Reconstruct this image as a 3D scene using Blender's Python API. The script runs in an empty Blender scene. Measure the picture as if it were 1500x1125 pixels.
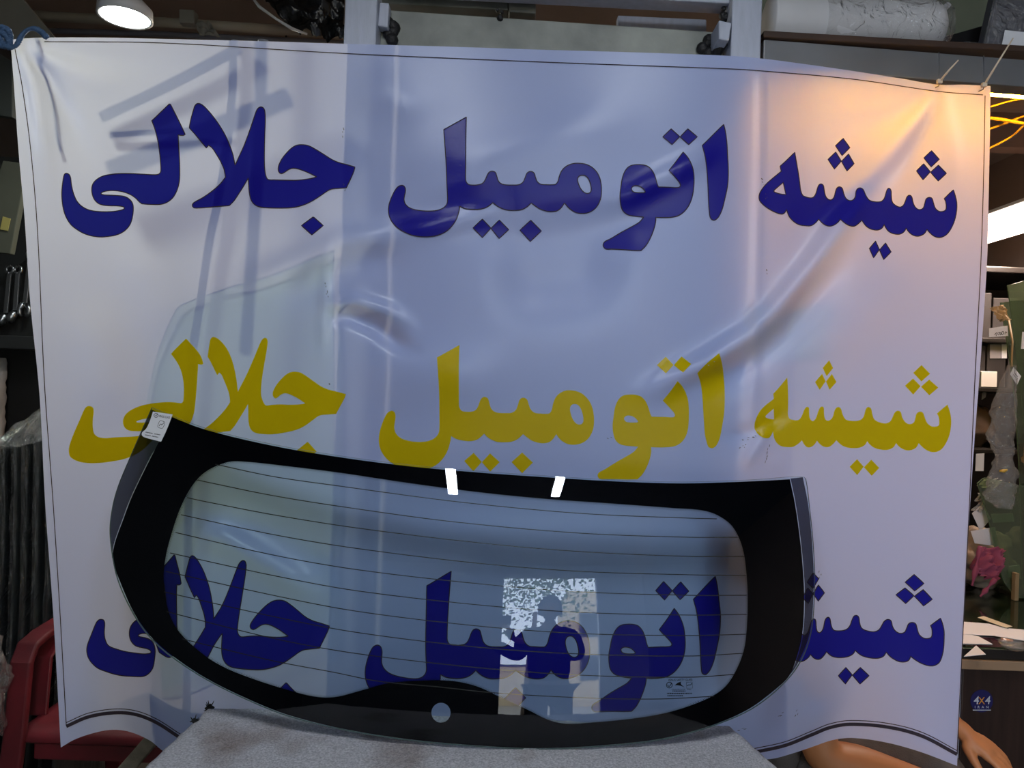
import bpy, math, random
import numpy as np
from mathutils import Vector, Matrix, noise
from mathutils.geometry import delaunay_2d_cdt
random.seed(7)
C = bpy.context.scene.collection

# ------------------------------------------------------------------ camera
F = 1100.0
CAM = Vector((0.0, 0.0, 1.4))
ROLL = math.radians(2.0)
cX = Vector((math.cos(ROLL), 0, math.sin(ROLL)))
cY = Vector((-math.sin(ROLL), 0, math.cos(ROLL)))
cd = bpy.data.cameras.new('camera')
cd.sensor_fit = 'HORIZONTAL'; cd.sensor_width = 36.0; cd.lens = 36.0 * F / 1500.0
cd.clip_start = 0.02
cam = bpy.data.objects.new('camera', cd); C.objects.link(cam)
m3 = Matrix((cX, cY, Vector((0, -1, 0)))).transposed()
cam.matrix_world = Matrix.Translation(CAM) @ m3.to_4x4()
S = bpy.context.scene
S.camera = cam
S.view_settings.view_transform = 'Standard'
S.view_settings.look = 'None'
S.view_settings.gamma = 1.0
S.view_settings.use_curve_mapping = False
S.view_settings.exposure = -0.04
S.cycles.max_bounces = 10
S.cycles.transparent_max_bounces = 24
S.cycles.use_denoising = True
S.cycles.caustics_reflective = False
S.cycles.caustics_refractive = False
S.cycles.sample_clamp_indirect = 4.0

# ------------------------------------------------------------------ world, sun, lamps in front
def lin(r, g, b):
    f = lambda v: (v / 255 / 12.92) if v <= 10.3 else ((v / 255 + 0.055) / 1.055) ** 2.4
    return (f(r), f(g), f(b), 1.0)
w = bpy.data.worlds.new('daylight'); S.world = w; w.use_nodes = True
bg = w.node_tree.nodes['Background']
bg.inputs[0].default_value = (0.70, 0.82, 1.0, 1); bg.inputs[1].default_value = 12.0
def light(name, kind, loc, energy, col, size=0.1, size_y=None, target=None, spread=None):
    ld = bpy.data.lights.new(name, kind); ld.energy = energy; ld.color = col
    if kind == 'AREA':
        ld.shape = 'RECTANGLE' if size_y else 'DISK'
        ld.size = size
        if size_y: ld.size_y = size_y
        if spread: ld.spread = spread
    elif kind in ('POINT', 'SPOT'): ld.shadow_soft_size = size
    o = bpy.data.objects.new(name, ld); C.objects.link(o); o.location = loc
    if target is not None:
        o.rotation_euler = (Vector(target) - Vector(loc)).to_track_quat('-Z', 'Y').to_euler()
    return o
E_FRONT, E_DOWN, E_BACKL, E_BACKR, E_STRIP = 14.5, 6.0, 9.0, 60.0, 150.0     # lamp powers
sun = light('sun', 'SUN', (0, -3, 8), 4.0, (1, 0.93, 0.82), target=(0.8, -7.0, 3.5)); sun.data.angle = 0.01
portal = light('shop_door_daylight', 'AREA', (0.72, -1.9, 1.36), 1.0, (1, 1, 1), 1.24, 2.72, target=(0.72, 1.0, 1.36)); portal.data.cycles.is_portal = True   # lets the renderer find the sky through the door

# ------------------------------------------------------------------ helpers
def ray(px, py):
    cx = (px - 750.0) / F; cy = (562.5 - py) / F
    return cX * cx + cY * cy + Vector((0, 1, 0))
def P(px, py, Y): return CAM + ray(px, py) * Y
def PZ(px, py, Z):
    r = ray(px, py); return CAM + r * ((Z - CAM.z) / r.z)
def Pn(px, py, Y):                       # numpy version
    px = np.asarray(px, float); py = np.asarray(py, float)
    cx = (px - 750.0) / F; cy = (562.5 - py) / F
    return np.stack([(cX.x * cx + cY.x * cy) * Y + CAM.x, np.broadcast_to(Y, cx.shape) + CAM.y,
                     (cX.z * cx + cY.z * cy) * Y + CAM.z], -1)
WL = {}
def raw(name, verts, faces, mats, parent=None, smooth=False, midx=None):
    verts = [Vector(v) for v in verts]
    if parent is not None: o0 = WL[parent]
    else:
        n = len(verts)
        xs = [v.x for v in verts]; ys = [v.y for v in verts]; zs = [v.z for v in verts]
        o0 = Vector(((min(xs) + max(xs)) / 2, (min(ys) + max(ys)) / 2, min(zs)))
    me = bpy.data.meshes.new(name)
    me.from_pydata([v - o0 for v in verts], [], [tuple(f) for f in faces])
    if not isinstance(mats, (list, tuple)): mats = [mats]
    for m in mats: me.materials.append(m)
    if midx is not None: me.polygons.foreach_set('material_index', midx)
    if smooth is True: me.polygons.foreach_set('use_smooth', [True] * len(me.polygons))
    elif smooth: me.polygons.foreach_set('use_smooth', smooth)
    me.update()
    o = bpy.data.objects.new(name, me); C.objects.link(o)
    if parent is not None: o.parent = parent
    else: o.location = o0
    WL[o] = o0.copy()
    return o
def tag(o, label=None, cat=None, group=None, kind=None):
    if label: o['label'] = label
    if cat: o['category'] = cat
    if group: o['group'] = group
    if kind: o['kind'] = kind
    return o
def thing(name, label, cat, loc, group=None):
    o = bpy.data.objects.new(name, None); C.objects.link(o)
    o.empty_display_size = 0.05
    o.location = loc; WL[o] = Vector(loc)
    return tag(o, label, cat, group)
def bev(o, w=0.004, seg=2):
    m = o.modifiers.new('bevel', 'BEVEL'); m.width = w; m.segments = seg; m.limit_method = 'ANGLE'
    return o
class MB:
    def __init__(s): s.v = []; s.f = []; s.sm = []
    def add(s, v, f, sm=False):
        k = len(s.v); s.v += [Vector(q) for q in v]
        s.f += [tuple(i + k for i in q) for q in f]; s.sm += [sm] * len(f); return s
    def box(s, lo, hi, M=None):
        x0, y0, z0 = lo; x1, y1, z1 = hi
        v = [Vector(q) for q in ((x0,y0,z0),(x1,y0,z0),(x1,y1,z0),(x0,y1,z0),(x0,y0,z1),(x1,y0,z1),(x1,y1,z1),(x0,y1,z1))]
        if M is not None: v = [M @ q for q in v]
        return s.add(v, [(0,3,2,1),(4,5,6,7),(0,1,5,4),(1,2,6,5),(2,3,7,6),(3,0,4,7)])
    def hexa(s, b, t):                    # 4 bottom points, 4 top points
        return s.add(list(b) + list(t), [(0,3,2,1),(4,5,6,7),(0,1,5,4),(1,2,6,5),(2,3,7,6),(3,0,4,7)])
    def pxbox(s, quad, Y0, Y1):           # quad of photo points seen at the front face, given real thickness
        a = [P(x, y, Y0) for x, y in quad]; b = [q + Vector((0, Y1 - Y0, 0)) for q in a]
        return s.hexa(a, b)
    def tube(s, pts, r, n=10, caps=True):
        pts = [Vector(p) for p in pts]; rr = r if isinstance(r, (list, tuple)) else [r] * len(pts)
        v = []; f = []; up = None
        for i, p in enumerate(pts):
            t = (pts[min(i + 1, len(pts) - 1)] - pts[max(i - 1, 0)]).normalized()
            if up is None: up = t.orthogonal().normalized()
            up = (up - t * up.dot(t)).normalized(); sd = t.cross(up)
            v += [p + (up * math.cos(a) + sd * math.sin(a)) * rr[i] for a in [2 * math.pi * k / n for k in range(n)]]
        for i in range(len(pts) - 1):
            for k in range(n): f.append((i*n+k, i*n+(k+1)%n, (i+1)*n+(k+1)%n, (i+1)*n+k))
        k0 = len(s.v); s.add(v, f, True)
        if caps:
            L = len(pts) - 1
            s.f += [tuple(k0 + k for k in range(n))[::-1], tuple(k0 + L*n + k for k in range(n))]; s.sm += [False, False]
        return s
    def rev(s, prof, c, axis=Vector((0,0,1)), n=32, flat=False):   # profile of (radius, height) around an axis
        axis = axis.normalized(); u = axis.orthogonal().normalized(); w_ = axis.cross(u); c = Vector(c); v = []; f = []
        for r, h in prof:
            for k in range(n):
                a = 2 * math.pi * k / n; v.append(c + axis * h + (u * math.cos(a) + w_ * math.sin(a)) * r)
        for i in range(len(prof) - 1):
            for k in range(n): f.append((i*n+k, i*n+(k+1)%n, (i+1)*n+(k+1)%n, (i+1)*n+k))
        return s.add(v, f, not flat)
    def build(s, name, mat, parent=None): return raw(name, s.v, s.f, mat, parent, s.sm)
def crom(pts, sub=5, closed=True):
    """smooth curve through (x, y[, 1 = corner]) points"""
    n = len(pts); p = np.array([q[:2] for q in pts], float); cr = [len(q) > 2 for q in pts]; out = []
    rng = range(n) if closed else range(n - 1)
    if not closed: cr[0] = cr[-1] = True
    un = lambda d: d / (np.linalg.norm(d) + 1e-9)
    for i in rng:
        a, b = p[i], p[(i + 1) % n]; L = np.linalg.norm(b - a)
        m0 = (b - a) if cr[i] else un(b - p[i - 1]) * L
        m1 = (b - a) if cr[(i + 1) % n] else un(p[(i + 2) % n] - a) * L
        for k in range(sub):
            t = k / sub
            out.append((2*t**3-3*t*t+1)*a + (t**3-2*t*t+t)*m0 + (-2*t**3+3*t*t)*b + (t**3-t*t)*m1)
    if not closed: out.append(p[-1])
    return np.array(out)
def inside(poly, x, y):
    r = np.zeros(x.shape, bool); n = len(poly); j = n - 1
    for i in range(n):
        xi, yi = poly[i]; xj, yj = poly[j]
        c = ((yi > y) != (yj > y)) & (x < (xj - xi) * (y - yi) / ((yj - yi) + 1e-12) + xi)
        r ^= c; j = i
    return r
def fill(loops, step=8.0):
    """triangulate the even-odd inside of closed loops with inner points; returns points, triangles"""
    pts = []; ed = []
    for L in loops:
        k = len(pts); n = len(L)
        pts += [tuple(map(float, q)) for q in L]; ed += [(k + i, k + (i + 1) % n) for i in range(n)]
    A = np.array(pts); lo = A.min(0); hi = A.max(0)
    gx, gy = np.meshgrid(np.arange(lo[0] + step * .37, hi[0], step), np.arange(lo[1] + step * .41, hi[1], step))
    gx = gx.ravel(); gy = gy.ravel(); ok = np.zeros(gx.shape, bool)
    for L in loops: ok ^= inside(L, gx, gy)
    d = np.full(gx.shape, 1e9)
    for q in A: d = np.minimum(d, (gx - q[0]) ** 2 + (gy - q[1]) ** 2)
    ok &= d > (step * .35) ** 2
    allp = pts + list(zip(gx[ok].tolist(), gy[ok].tolist()))
    vo, eo, fo, *_ = delaunay_2d_cdt([Vector(q) for q in allp], ed, [], 0, 1e-5)
    V = np.array([tuple(q) for q in vo]); T = np.array([f for f in fo if len(f) == 3])
    c = V[T].mean(1); k = np.zeros(len(T), bool)
    for L in loops: k ^= inside(L, c[:, 0], c[:, 1])
    T = T[k]
    a = V[T]; ar = (a[:,1,0]-a[:,0,0])*(a[:,2,1]-a[:,0,1]) - (a[:,2,0]-a[:,0,0])*(a[:,1,1]-a[:,0,1])
    T[ar > 0] = T[ar > 0][:, ::-1]         # photo y runs down: face the lens
    return V, T.tolist()
def ribbon(line, wpx):
    """flat strip of photo width along an open photo polyline; points, quads"""
    L = np.asarray(line, float); t = np.gradient(L, axis=0); t /= np.linalg.norm(t, axis=1)[:, None] + 1e-9
    nrm = np.stack([-t[:, 1], t[:, 0]], 1); wpx = np.broadcast_to(wpx, (len(L),))[:, None]
    V = np.concatenate([L - nrm * wpx / 2, L + nrm * wpx / 2]); n = len(L)
    return V, [(i, i + 1, n + i + 1, n + i) for i in range(n - 1)]
def ondepth(V, fn, off=0.0): return Pn(V[:, 0], V[:, 1], fn(V[:, 0], V[:, 1]) + off)
def slab(name, contour, fn, thick, mats, parent=None, step=12.0):
    """sheet of real thickness whose outline was measured in the photo and whose depth follows fn; rim = 2nd material"""
    V, T = fill([contour], step); front = ondepth(V, fn); back = front + np.array([0, thick, 0])
    n = len(V); v = list(front) + list(back); f = [tuple(t) for t in T] + [(n + t[0], n + t[2], n + t[1]) for t in T]
    sm = [True] * len(f); mi = [0] * len(f)
    e0 = ondepth(np.asarray(contour), fn); e1 = e0 + np.array([0, thick, 0]); k = len(v); m = len(e0)
    v += list(e0) + list(e1)
    for i in range(m): f.append((k + i, k + (i + 1) % m, k + m + (i + 1) % m, k + m + i)); sm.append(False); mi.append(1)
    return raw(name, v, f, mats, parent, sm, mi)
def text_loops(s, size, bold=0.0):
    cu = bpy.data.curves.new('t', 'FONT'); cu.body = s; cu.size = size; cu.offset = bold; cu.align_x = 'CENTER'
    o = bpy.data.objects.new('t', cu); C.objects.link(o)
    me = o.evaluated_get(bpy.context.evaluated_depsgraph_get()).to_mesh()
    v = np.array([tuple(q.co[:2]) for q in me.vertices]); f = [tuple(p.vertices) for p in me.polygons]
    bpy.data.objects.remove(o); bpy.data.curves.remove(cu)
    return v, f
def text_px(s, centre, size, ang=0.0, bold=0.0, sx=1.0):
    """letters in photo pixels: centre = middle of the baseline"""
    v, f = text_loops(s, size, bold); a = math.radians(ang)
    x = v[:, 0] * sx; y = -v[:, 1]
    return np.stack([centre[0] + x*math.cos(a) - y*math.sin(a), centre[1] + x*math.sin(a) + y*math.cos(a)], 1), f
class PX:                                  # collects flat photo-measured pieces lying on one surface
    def __init__(s): s.V = []; s.f = []; s.m = []; s.n = 0
    def add(s, V, f, m=0):
        s.V.append(np.asarray(V)); s.f += [tuple(i + s.n for i in q) for q in f]; s.m += [m] * len(f); s.n += len(V); return s
    def poly(s, pts, m=0): return s.add(np.array(pts, float), [tuple(range(len(pts)))], m)
    def line(s, pts, wpx, m=0): V, f = ribbon(pts, wpx); return s.add(V, f, m)
    def build(s, name, fn, off, mats, parent=None, smooth=False):
        return raw(name, ondepth(np.concatenate(s.V), fn, off), s.f, mats, parent, smooth, s.m)

# ------------------------------------------------------------------ materials
def nd(t, kind, **kw):
    n = t.nodes.new(kind)
    for k, v in kw.items(): setattr(n, k, v)
    return n
def front_only(t, sock):                  # mirror only on the outer side of a skin
    ge = nd(t, 'ShaderNodeNewGeometry'); su = nd(t, 'ShaderNodeMath', operation='SUBTRACT'); su.inputs[0].default_value = 1.0
    mu = nd(t, 'ShaderNodeMath', operation='MULTIPLY'); t.links.new(ge.outputs['Backfacing'], su.inputs[1])
    t.links.new(sock, mu.inputs[0]); t.links.new(su.outputs[0], mu.inputs[1]); return mu.outputs[0]
def mat(name, col, rough=0.5, metal=0.0, var=0.0, vscale=8.0, bump=0.0, bscale=60.0, col2=None, spec=0.5, coat=0.0, stretch=None):
    m = bpy.data.materials.new(name); m.use_nodes = True; t = m.node_tree; b = t.nodes['Principled BSDF']
    b.inputs['Base Color'].default_value = col; b.inputs['Roughness'].default_value = rough
    b.inputs['Metallic'].default_value = metal; b.inputs['Specular IOR Level'].default_value = spec
    b.inputs['Coat Weight'].default_value = coat; b.inputs['Coat Roughness'].default_value = 0.1
    tc = nd(t, 'ShaderNodeTexCoord'); vec = tc.outputs['Object']
    if stretch:
        mp = nd(t, 'ShaderNodeMapping'); mp.inputs['Scale'].default_value = stretch; t.links.new(vec, mp.inputs['Vector']); vec = mp.outputs[0]
    if var > 0 or col2:
        n = nd(t, 'ShaderNodeTexNoise'); n.inputs['Scale'].default_value = vscale; n.inputs['Detail'].default_value = 6
        t.links.new(vec, n.inputs['Vector'])
        r = nd(t, 'ShaderNodeValToRGB'); r.color_ramp.elements[0].position = 0.3; r.color_ramp.elements[1].position = 0.7
        r.color_ramp.elements[0].color = col2 or tuple(c * (1 - var) for c in col[:3]) + (1,)
        r.color_ramp.elements[1].color = col if col2 else tuple(min(1, c * (1 + var)) for c in col[:3]) + (1,)
        t.links.new(n.outputs['Fac'], r.inputs['Fac']); t.links.new(r.outputs['Color'], b.inputs['Base Color'])
    if bump > 0:
        n2 = nd(t, 'ShaderNodeTexNoise'); n2.inputs['Scale'].default_value = bscale; n2.inputs['Detail'].default_value = 4
        t.links.new(vec, n2.inputs['Vector'])
        bp = nd(t, 'ShaderNodeBump'); bp.inputs['Strength'].default_value = bump; bp.inputs['Distance'].default_value = 0.01
        t.links.new(n2.outputs['Fac'], bp.inputs['Height']); t.links.new(bp.outputs['Normal'], b.inputs['Normal'])
    return m
def sheet_mat(name, col, trans, gloss_rough=0.35, gloss=1.0, bump=0.05, tcol=None):
    """printed vinyl: diffuse, lets light through, glossy skin"""
    m = bpy.data.materials.new(name); m.use_nodes = True; t = m.node_tree; t.nodes.clear()
    out = nd(t, 'ShaderNodeOutputMaterial'); d = nd(t, 'ShaderNodeBsdfDiffuse'); tr = nd(t, 'ShaderNodeBsdfTranslucent')
    d.inputs[0].default_value = col; tr.inputs[0].default_value = tcol or col
    mx = nd(t, 'ShaderNodeMixShader'); mx.inputs[0].default_value = trans
    t.links.new(d.outputs[0], mx.inputs[1]); t.links.new(tr.outputs[0], mx.inputs[2])
    g = nd(t, 'ShaderNodeBsdfGlossy'); g.inputs['Roughness'].default_value = gloss_rough; g.inputs[0].default_value = (gloss,) * 3 + (1,)
    fr = nd(t, 'ShaderNodeFresnel'); fr.inputs[0].default_value = 1.5
    m2 = nd(t, 'ShaderNodeMixShader'); t.links.new(front_only(t, fr.outputs[0]), m2.inputs[0])
    t.links.new(mx.outputs[0], m2.inputs[1]); t.links.new(g.outputs[0], m2.inputs[2]); t.links.new(m2.outputs[0], out.inputs[0])
    if bump:
        tc = nd(t, 'ShaderNodeTexCoord'); n = nd(t, 'ShaderNodeTexNoise'); n.inputs['Scale'].default_value = 220; n.inputs['Detail'].default_value = 2
        bp = nd(t, 'ShaderNodeBump'); bp.inputs['Strength'].default_value = bump; bp.inputs['Distance'].default_value = 0.004
        t.links.new(tc.outputs['Object'], n.inputs['Vector']); t.links.new(n.outputs['Fac'], bp.inputs['Height'])
        for q in (g, fr): t.links.new(bp.outputs['Normal'], q.inputs['Normal'])
    return m
def glass_mat(name, tint, rough=0.0, ior=1.5, mul=1.0, bump=0.0, bscale=30.0, milky=0.0, mcol=(.8, .8, .8, 1)):
    m = bpy.data.materials.new(name); m.use_nodes = True; t = m.node_tree; t.nodes.clear()
    out = nd(t, 'ShaderNodeOutputMaterial'); tr = nd(t, 'ShaderNodeBsdfTransparent'); tr.inputs[0].default_value = tint
    g = nd(t, 'ShaderNodeBsdfGlossy'); g.inputs['Roughness'].default_value = rough; g.inputs[0].default_value = (1, 1, 1, 1)
    fr = nd(t, 'ShaderNodeFresnel'); fr.inputs[0].default_value = ior
    mu = nd(t, 'ShaderNodeMath', operation='MULTIPLY'); mu.inputs[1].default_value = mul; mu.use_clamp = True
    mx = nd(t, 'ShaderNodeMixShader')
    t.links.new(front_only(t, fr.outputs[0]), mu.inputs[0]); t.links.new(mu.outputs[0], mx.inputs[0])
    base = tr.outputs[0]
    if milky:                             # even diffuse share mixed into the clear surface
        df = nd(t, 'ShaderNodeBsdfDiffuse'); df.inputs[0].default_value = mcol; mm = nd(t, 'ShaderNodeMixShader'); mm.inputs[0].default_value = milky
        t.links.new(base, mm.inputs[1]); t.links.new(df.outputs[0], mm.inputs[2]); base = mm.outputs[0]
    t.links.new(base, mx.inputs[1]); t.links.new(g.outputs[0], mx.inputs[2]); t.links.new(mx.outputs[0], out.inputs[0])
    if bump:
        tc = nd(t, 'ShaderNodeTexCoord'); n = nd(t, 'ShaderNodeTexNoise'); n.inputs['Scale'].default_value = bscale; n.inputs['Detail'].default_value = 5
        n.inputs['Distortion'].default_value = 1.2
        bp = nd(t, 'ShaderNodeBump'); bp.inputs['Strength'].default_value = bump; bp.inputs['Distance'].default_value = 0.03
        t.links.new(tc.outputs['Object'], n.inputs['Vector']); t.links.new(n.outputs['Fac'], bp.inputs['Height'])
        t.links.new(bp.outputs['Normal'], g.inputs['Normal']); t.links.new(bp.outputs['Normal'], fr.inputs['Normal'])
    return m
def glow(name, col, s):
    m = bpy.data.materials.new(name); m.use_nodes = True; t = m.node_tree; t.nodes.clear()
    out = nd(t, 'ShaderNodeOutputMaterial'); e = nd(t, 'ShaderNodeEmission'); e.inputs[0].default_value = col; e.inputs[1].default_value = s
    t.links.new(e.outputs[0], out.inputs[0]); return m
# ------------------------------------------------------------------ room shell
M = {}
M['floor'] = mat('worn concrete floor', lin(92, 88, 84), 0.8, var=0.25, vscale=5, bump=0.15)
M['ceil_back'] = mat('smoked brown ceiling board', lin(138, 124, 112), 0.75, var=0.2, vscale=2)
M['ceil_front'] = mat('grey ceiling board', lin(88, 92, 100), 0.7, var=0.05, vscale=2)
M['wall_dark'] = mat('dark grey wall', lin(62, 64, 66), 0.8, var=0.25, vscale=3)
M['wall_green'] = mat('grey green painted wall', lin(120, 128, 112), 0.8, var=0.12, vscale=6, bump=0.1)
M['wall_front'] = mat('grey plaster', lin(96, 100, 106), 0.8, var=0.12, vscale=3)
XL, XR, YF, YB, ZC = -2.25, 3.0, -1.9, 5.2, 2.9
def struct(name, mb, m): return tag(mb.build(name, m), kind='structure')
struct('floor', MB().box((XL, YF, -0.1), (XR, YB, 0)), M['floor'])
struct('ceiling', MB().box((XL, 1.75, ZC), (XR, YB, ZC + 0.1)), M['ceil_back'])
struct('trim_1', MB().box((XL, YF, ZC - 0.02), (XR, 1.75, ZC + 0.1)), M['ceil_front'])
struct('wall_back', MB().box((XL, YB, 0), (XR, YB + 0.1, ZC)), mat('brown back wall', lin(150, 126, 108), 0.75, var=0.1, vscale=3))
struct('wall_left', MB().box((XL - 0.1, YF, 0), (XL, YB, ZC)), M['wall_dark'])
struct('wall_right', MB().box((XR, YF, 0), (XR + 0.1, YB, ZC)), mat('brown right wall', lin(132, 112, 98), 0.75, var=0.1, vscale=3))
OX0, OX1, OZ = 0.10, 2.0, 2.72      # right third closed by a pale door leaf            # the open shop door behind the photographer
wf = MB().box((XL, YF - 0.12, 0), (OX0, YF, ZC)).box((OX1, YF - 0.12, 0), (XR, YF, ZC)).box((OX0, YF - 0.12, OZ), (OX1, YF, ZC))
struct('wall_front', wf, M['wall_front'])

df = MB()                                       # frame bars of the glazed door leaf
for x in (1.32, 1.52, 1.92): df.box((x, YF - 0.09, 0), (x + 0.06, YF - 0.03, OZ))
df.box((1.32, YF - 0.09, 2.1), (1.98, YF - 0.03, 2.18))
df.box((1.36, YF - 0.075, 0.02), (1.94, YF - 0.045, OZ - .02))
struct('door_1', df, mat('white door frame', lin(190, 196, 204), 0.4))
# ------------------------------------------------------------------ banner
M['vinyl'] = sheet_mat('white banner vinyl', (0.48, 0.58, 0.98, 1), 0.45, 0.27, gloss=0.45, bump=0.10, tcol=(0.84, 0.82, 0.78, 1))   # optical brightener: bluish in daylight, warm when lit from behind
M['blue'] = sheet_mat('blue print', lin(34, 28, 156), 0.36, 0.25, gloss=0.25, bump=0.10, tcol=lin(70, 84, 176))
M['gold'] = sheet_mat('gold print', lin(222, 194, 10), 0.35, 0.25, gloss=0.3, bump=0.10)
M['keyline'] = sheet_mat('dark printed line', lin(70, 62, 70), 0.2, 0.35, bump=0)
BY = 1.60
def seg_d(px, py, pts):
    """distance to a polyline and position along it (0..1)"""
    best = np.full(np.shape(px), 1e9); along = np.zeros(np.shape(px)); sgn = np.zeros(np.shape(px))
    pts = np.array(pts, float); L = np.linalg.norm(np.diff(pts, axis=0), axis=1); tot = L.sum(); acc = 0
    for a, b, l in zip(pts[:-1], pts[1:], L):
        d = b - a; t = np.clip(((px - a[0]) * d[0] + (py - a[1]) * d[1]) / (l * l), 0, 1)
        qx = px - a[0] - t * d[0]; qy = py - a[1] - t * d[1]; q = np.hypot(qx, qy); k = q < best
        best = np.where(k, q, best); along = np.where(k, (acc + t * l) / tot, along); sgn = np.where(k, np.sign(d[0] * qy - d[1] * qx), sgn); acc += l
    return best, along, sgn
FOLDS = [  # polyline in the photo, depth (m, minus = towards the viewer), half width, taper at start, taper at end
    ([(330,450),(385,405),(440,382),(500,352),(560,345),(620,352)], -0.010, 20, .3, .3),
    ([(400,455),(470,415),(540,385),(610,372)], 0.008, 22, .3, .3),
    ([(470,470),(510,462),(550,480),(585,505),(625,520)], 0.012, 12, .25, .35),
    ([(470,452),(520,440),(570,455),(620,490)], -0.009, 11, .2, .4),
    ([(900,590),(960,570),(1040,528),(1100,490),(1140,450),(1190,390),(1250,310),(1300,240)], -0.021, 17, .3, .35),
    ([(1010,590),(1090,540),(1150,490),(1200,430),(1260,350)], 0.011, 20, .3, .4),
    ([(860,310),(930,282),(1000,246),(1060,215)], -0.006, 15, .35, .3),
    ([(560,345),(620,336),(690,318),(760,300)], -0.007, 18, .3, .4),
    ([(600,290),(660,280),(740,262)], -0.003, 20, .4, .4),
    ([(505,140),(560,135),(640,180)], -0.004, 30, .4, .5),
    ([(1378,130),(1330,190),(1270,260),(1180,330),(1100,370)], 0.010, 18, .05, .6),
    ([(1378,130),(1310,170),(1220,200),(1130,215)], -0.006, 20, .05, .6),
    ([(1378,130),(1350,200),(1310,280),(1270,340)], -0.008, 14, .05, .6),
    ([(1378,130),(1395,220),(1400,330)], 0.005, 18, .05, .6),
    ([(28,64),(70,110),(110,190),(140,270)], -0.009, 14, .05, .6),
    ([(28,64),(50,130),(65,220),(75,330)], 0.008, 12, .05, .6),
    ([(28,64),(120,110),(240,150)], 0.006, 18, .05, .7),
    ([(28,64),(160,85),(300,100)], -0.004, 16, .05, .7),
    ([(180,330),(230,420),(270,520)], 0.007, 45, .4, .4),
    ([(260,330),(330,300),(420,250),(500,225)], 0.004, 30, .4, .4),
    ([(480,330),(477,400),(474,470),(472,540)], -0.004, 7, .3, .3),
    ([(1114,95),(1113,200),(1110,330),(1107,470),(1102,600),(1098,700)], -0.0025, 7, .05, .2),
    ([(1050,640),(1090,635),(1125,622),(1160,600)], 0.005, 9, .4, .3),
    ([(1085,690),(1110,655),(1130,615)], -0.005, 8, .3, .3),
    ([(700,420),(820,410),(940,380)], 0.012, 50, .4, .4),
    ([(520,560),(640,545),(760,560)], -0.009, 40, .4, .4),
    ([(250,770),(330,790),(420,845),(480,880)], -0.012, 20, .3, .3),
    ([(300,740),(400,775),(520,850)], 0.010, 25, .3, .3),
    ([(560,830),(700,790),(880,780),(1040,790)], -0.008, 40, .3, .3),
    ([(620,300),(760,350),(900,330),(1050,280)], 0.009, 38, .4, .4),
    ([(560,250),(700,235),(850,190),(960,150)], -0.006, 40, .4, .4),
    ([(120,420),(150,520),(170,640)], 0.009, 40, .4, .4),
    ([(1180,560),(1260,470),(1330,380)], -0.005, 35, .4, .4),
    ([(1160,960),(1180,1010),(1200,1050)], 0.006, 25, .4, .3),
]
def banner_Y(px, py):
    px = np.asarray(px, float); py = np.asarray(py, float)
    Y = BY + 0.012 * np.sin(px / 210.0 + py / 330.0) * np.exp(-((py - 500) / 420.0) ** 2)
    for pts, a, wd, t0, t1 in FOLDS:
        d, s, _ = seg_d(px, py, pts)
        env = np.clip(s / t0, 0, 1) * np.clip((1 - s) / t1, 0, 1); env = env * env * (3 - 2 * env)
        wv = wd * (0.6 + 0.8 * s) if t0 < 0.1 else wd
        Y = Y + 1.5 * a * env * np.exp(-(d / wv) ** 2)
    for cx_, sx_, a in ((168, 62, 0.085), (1245, 82, 0.075)):        # hem waves
        Y = Y + a * np.exp(-((px - cx_) / sx_) ** 2) * np.clip((py - 800) / 290.0, 0, 1.2) ** 2
    Y = Y - 0.02 * np.clip((py - 800) / 290.0, 0, 1) ** 2
    return Y
def edge(pts):
    c = crom(pts, 8, closed=False); d = np.r_[0, np.cumsum(np.linalg.norm(np.diff(c, axis=0), axis=1))]; d /= d[-1]
    return lambda t: np.stack([np.interp(t, d, c[:, 0]), np.interp(t, d, c[:, 1])], -1)
eT = edge([(15,58),(40,56),(65,55),(150,55),(240,57),(370,60),(500,64),(650,68),(800,73),(940,77),(1072,82),(1118,86),(1180,94),(1250,104),(1320,115),(1375,124),(1412,124),(1451,126)])
eB = edge([(89,1095),(110,1083),(140,1073),(165,1069),(190,1072),(220,1085),(246,1104),(330,1118),(500,1122),(750,1124),(1000,1121),(1128,1112),(1160,1104),(1190,1094),(1220,1084),(1250,1081),(1300,1088),(1350,1102),(1402,1122)])
eL = edge([(15,58),(20,120),(27,220),(36,320),(44,440),(58,580),(66,735),(78,900),(89,1095)])
eR = edge([(1451,126),(1450,200),(1448,300),(1446,380),(1437,520),(1425,680),(1414,860),(1402,1122)])
NU, NV = 260, 200
u, v = np.meshgrid(np.linspace(0, 1, NU), np.linspace(0, 1, NV)); U = u[..., None]; V_ = v[..., None]
G = (1 - V_) * eT(u) + V_ * eB(u) + (1 - U) * eL(v) + U * eR(v) - ((1-U)*(1-V_)*eT(0.) + U*(1-V_)*eT(1.) + (1-U)*V_*eB(0.) + U*V_*eB(1.))
G = G.reshape(-1, 2)
bw = ondepth(G, banner_Y)
bf = [(j*NU+i, (j+1)*NU+i, (j+1)*NU+i+1, j*NU+i+1) for j in range(NV-1) for i in range(NU-1)]
banner = thing('banner', 'large white vinyl banner with blue and gold lettering hung behind the rear window', 'banner', P(750, 1120, BY))
M['dirt'] = mat('grey dirt', lin(96, 96, 100), 0.8)
sc = PX(); rnd = random.Random(11)
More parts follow.
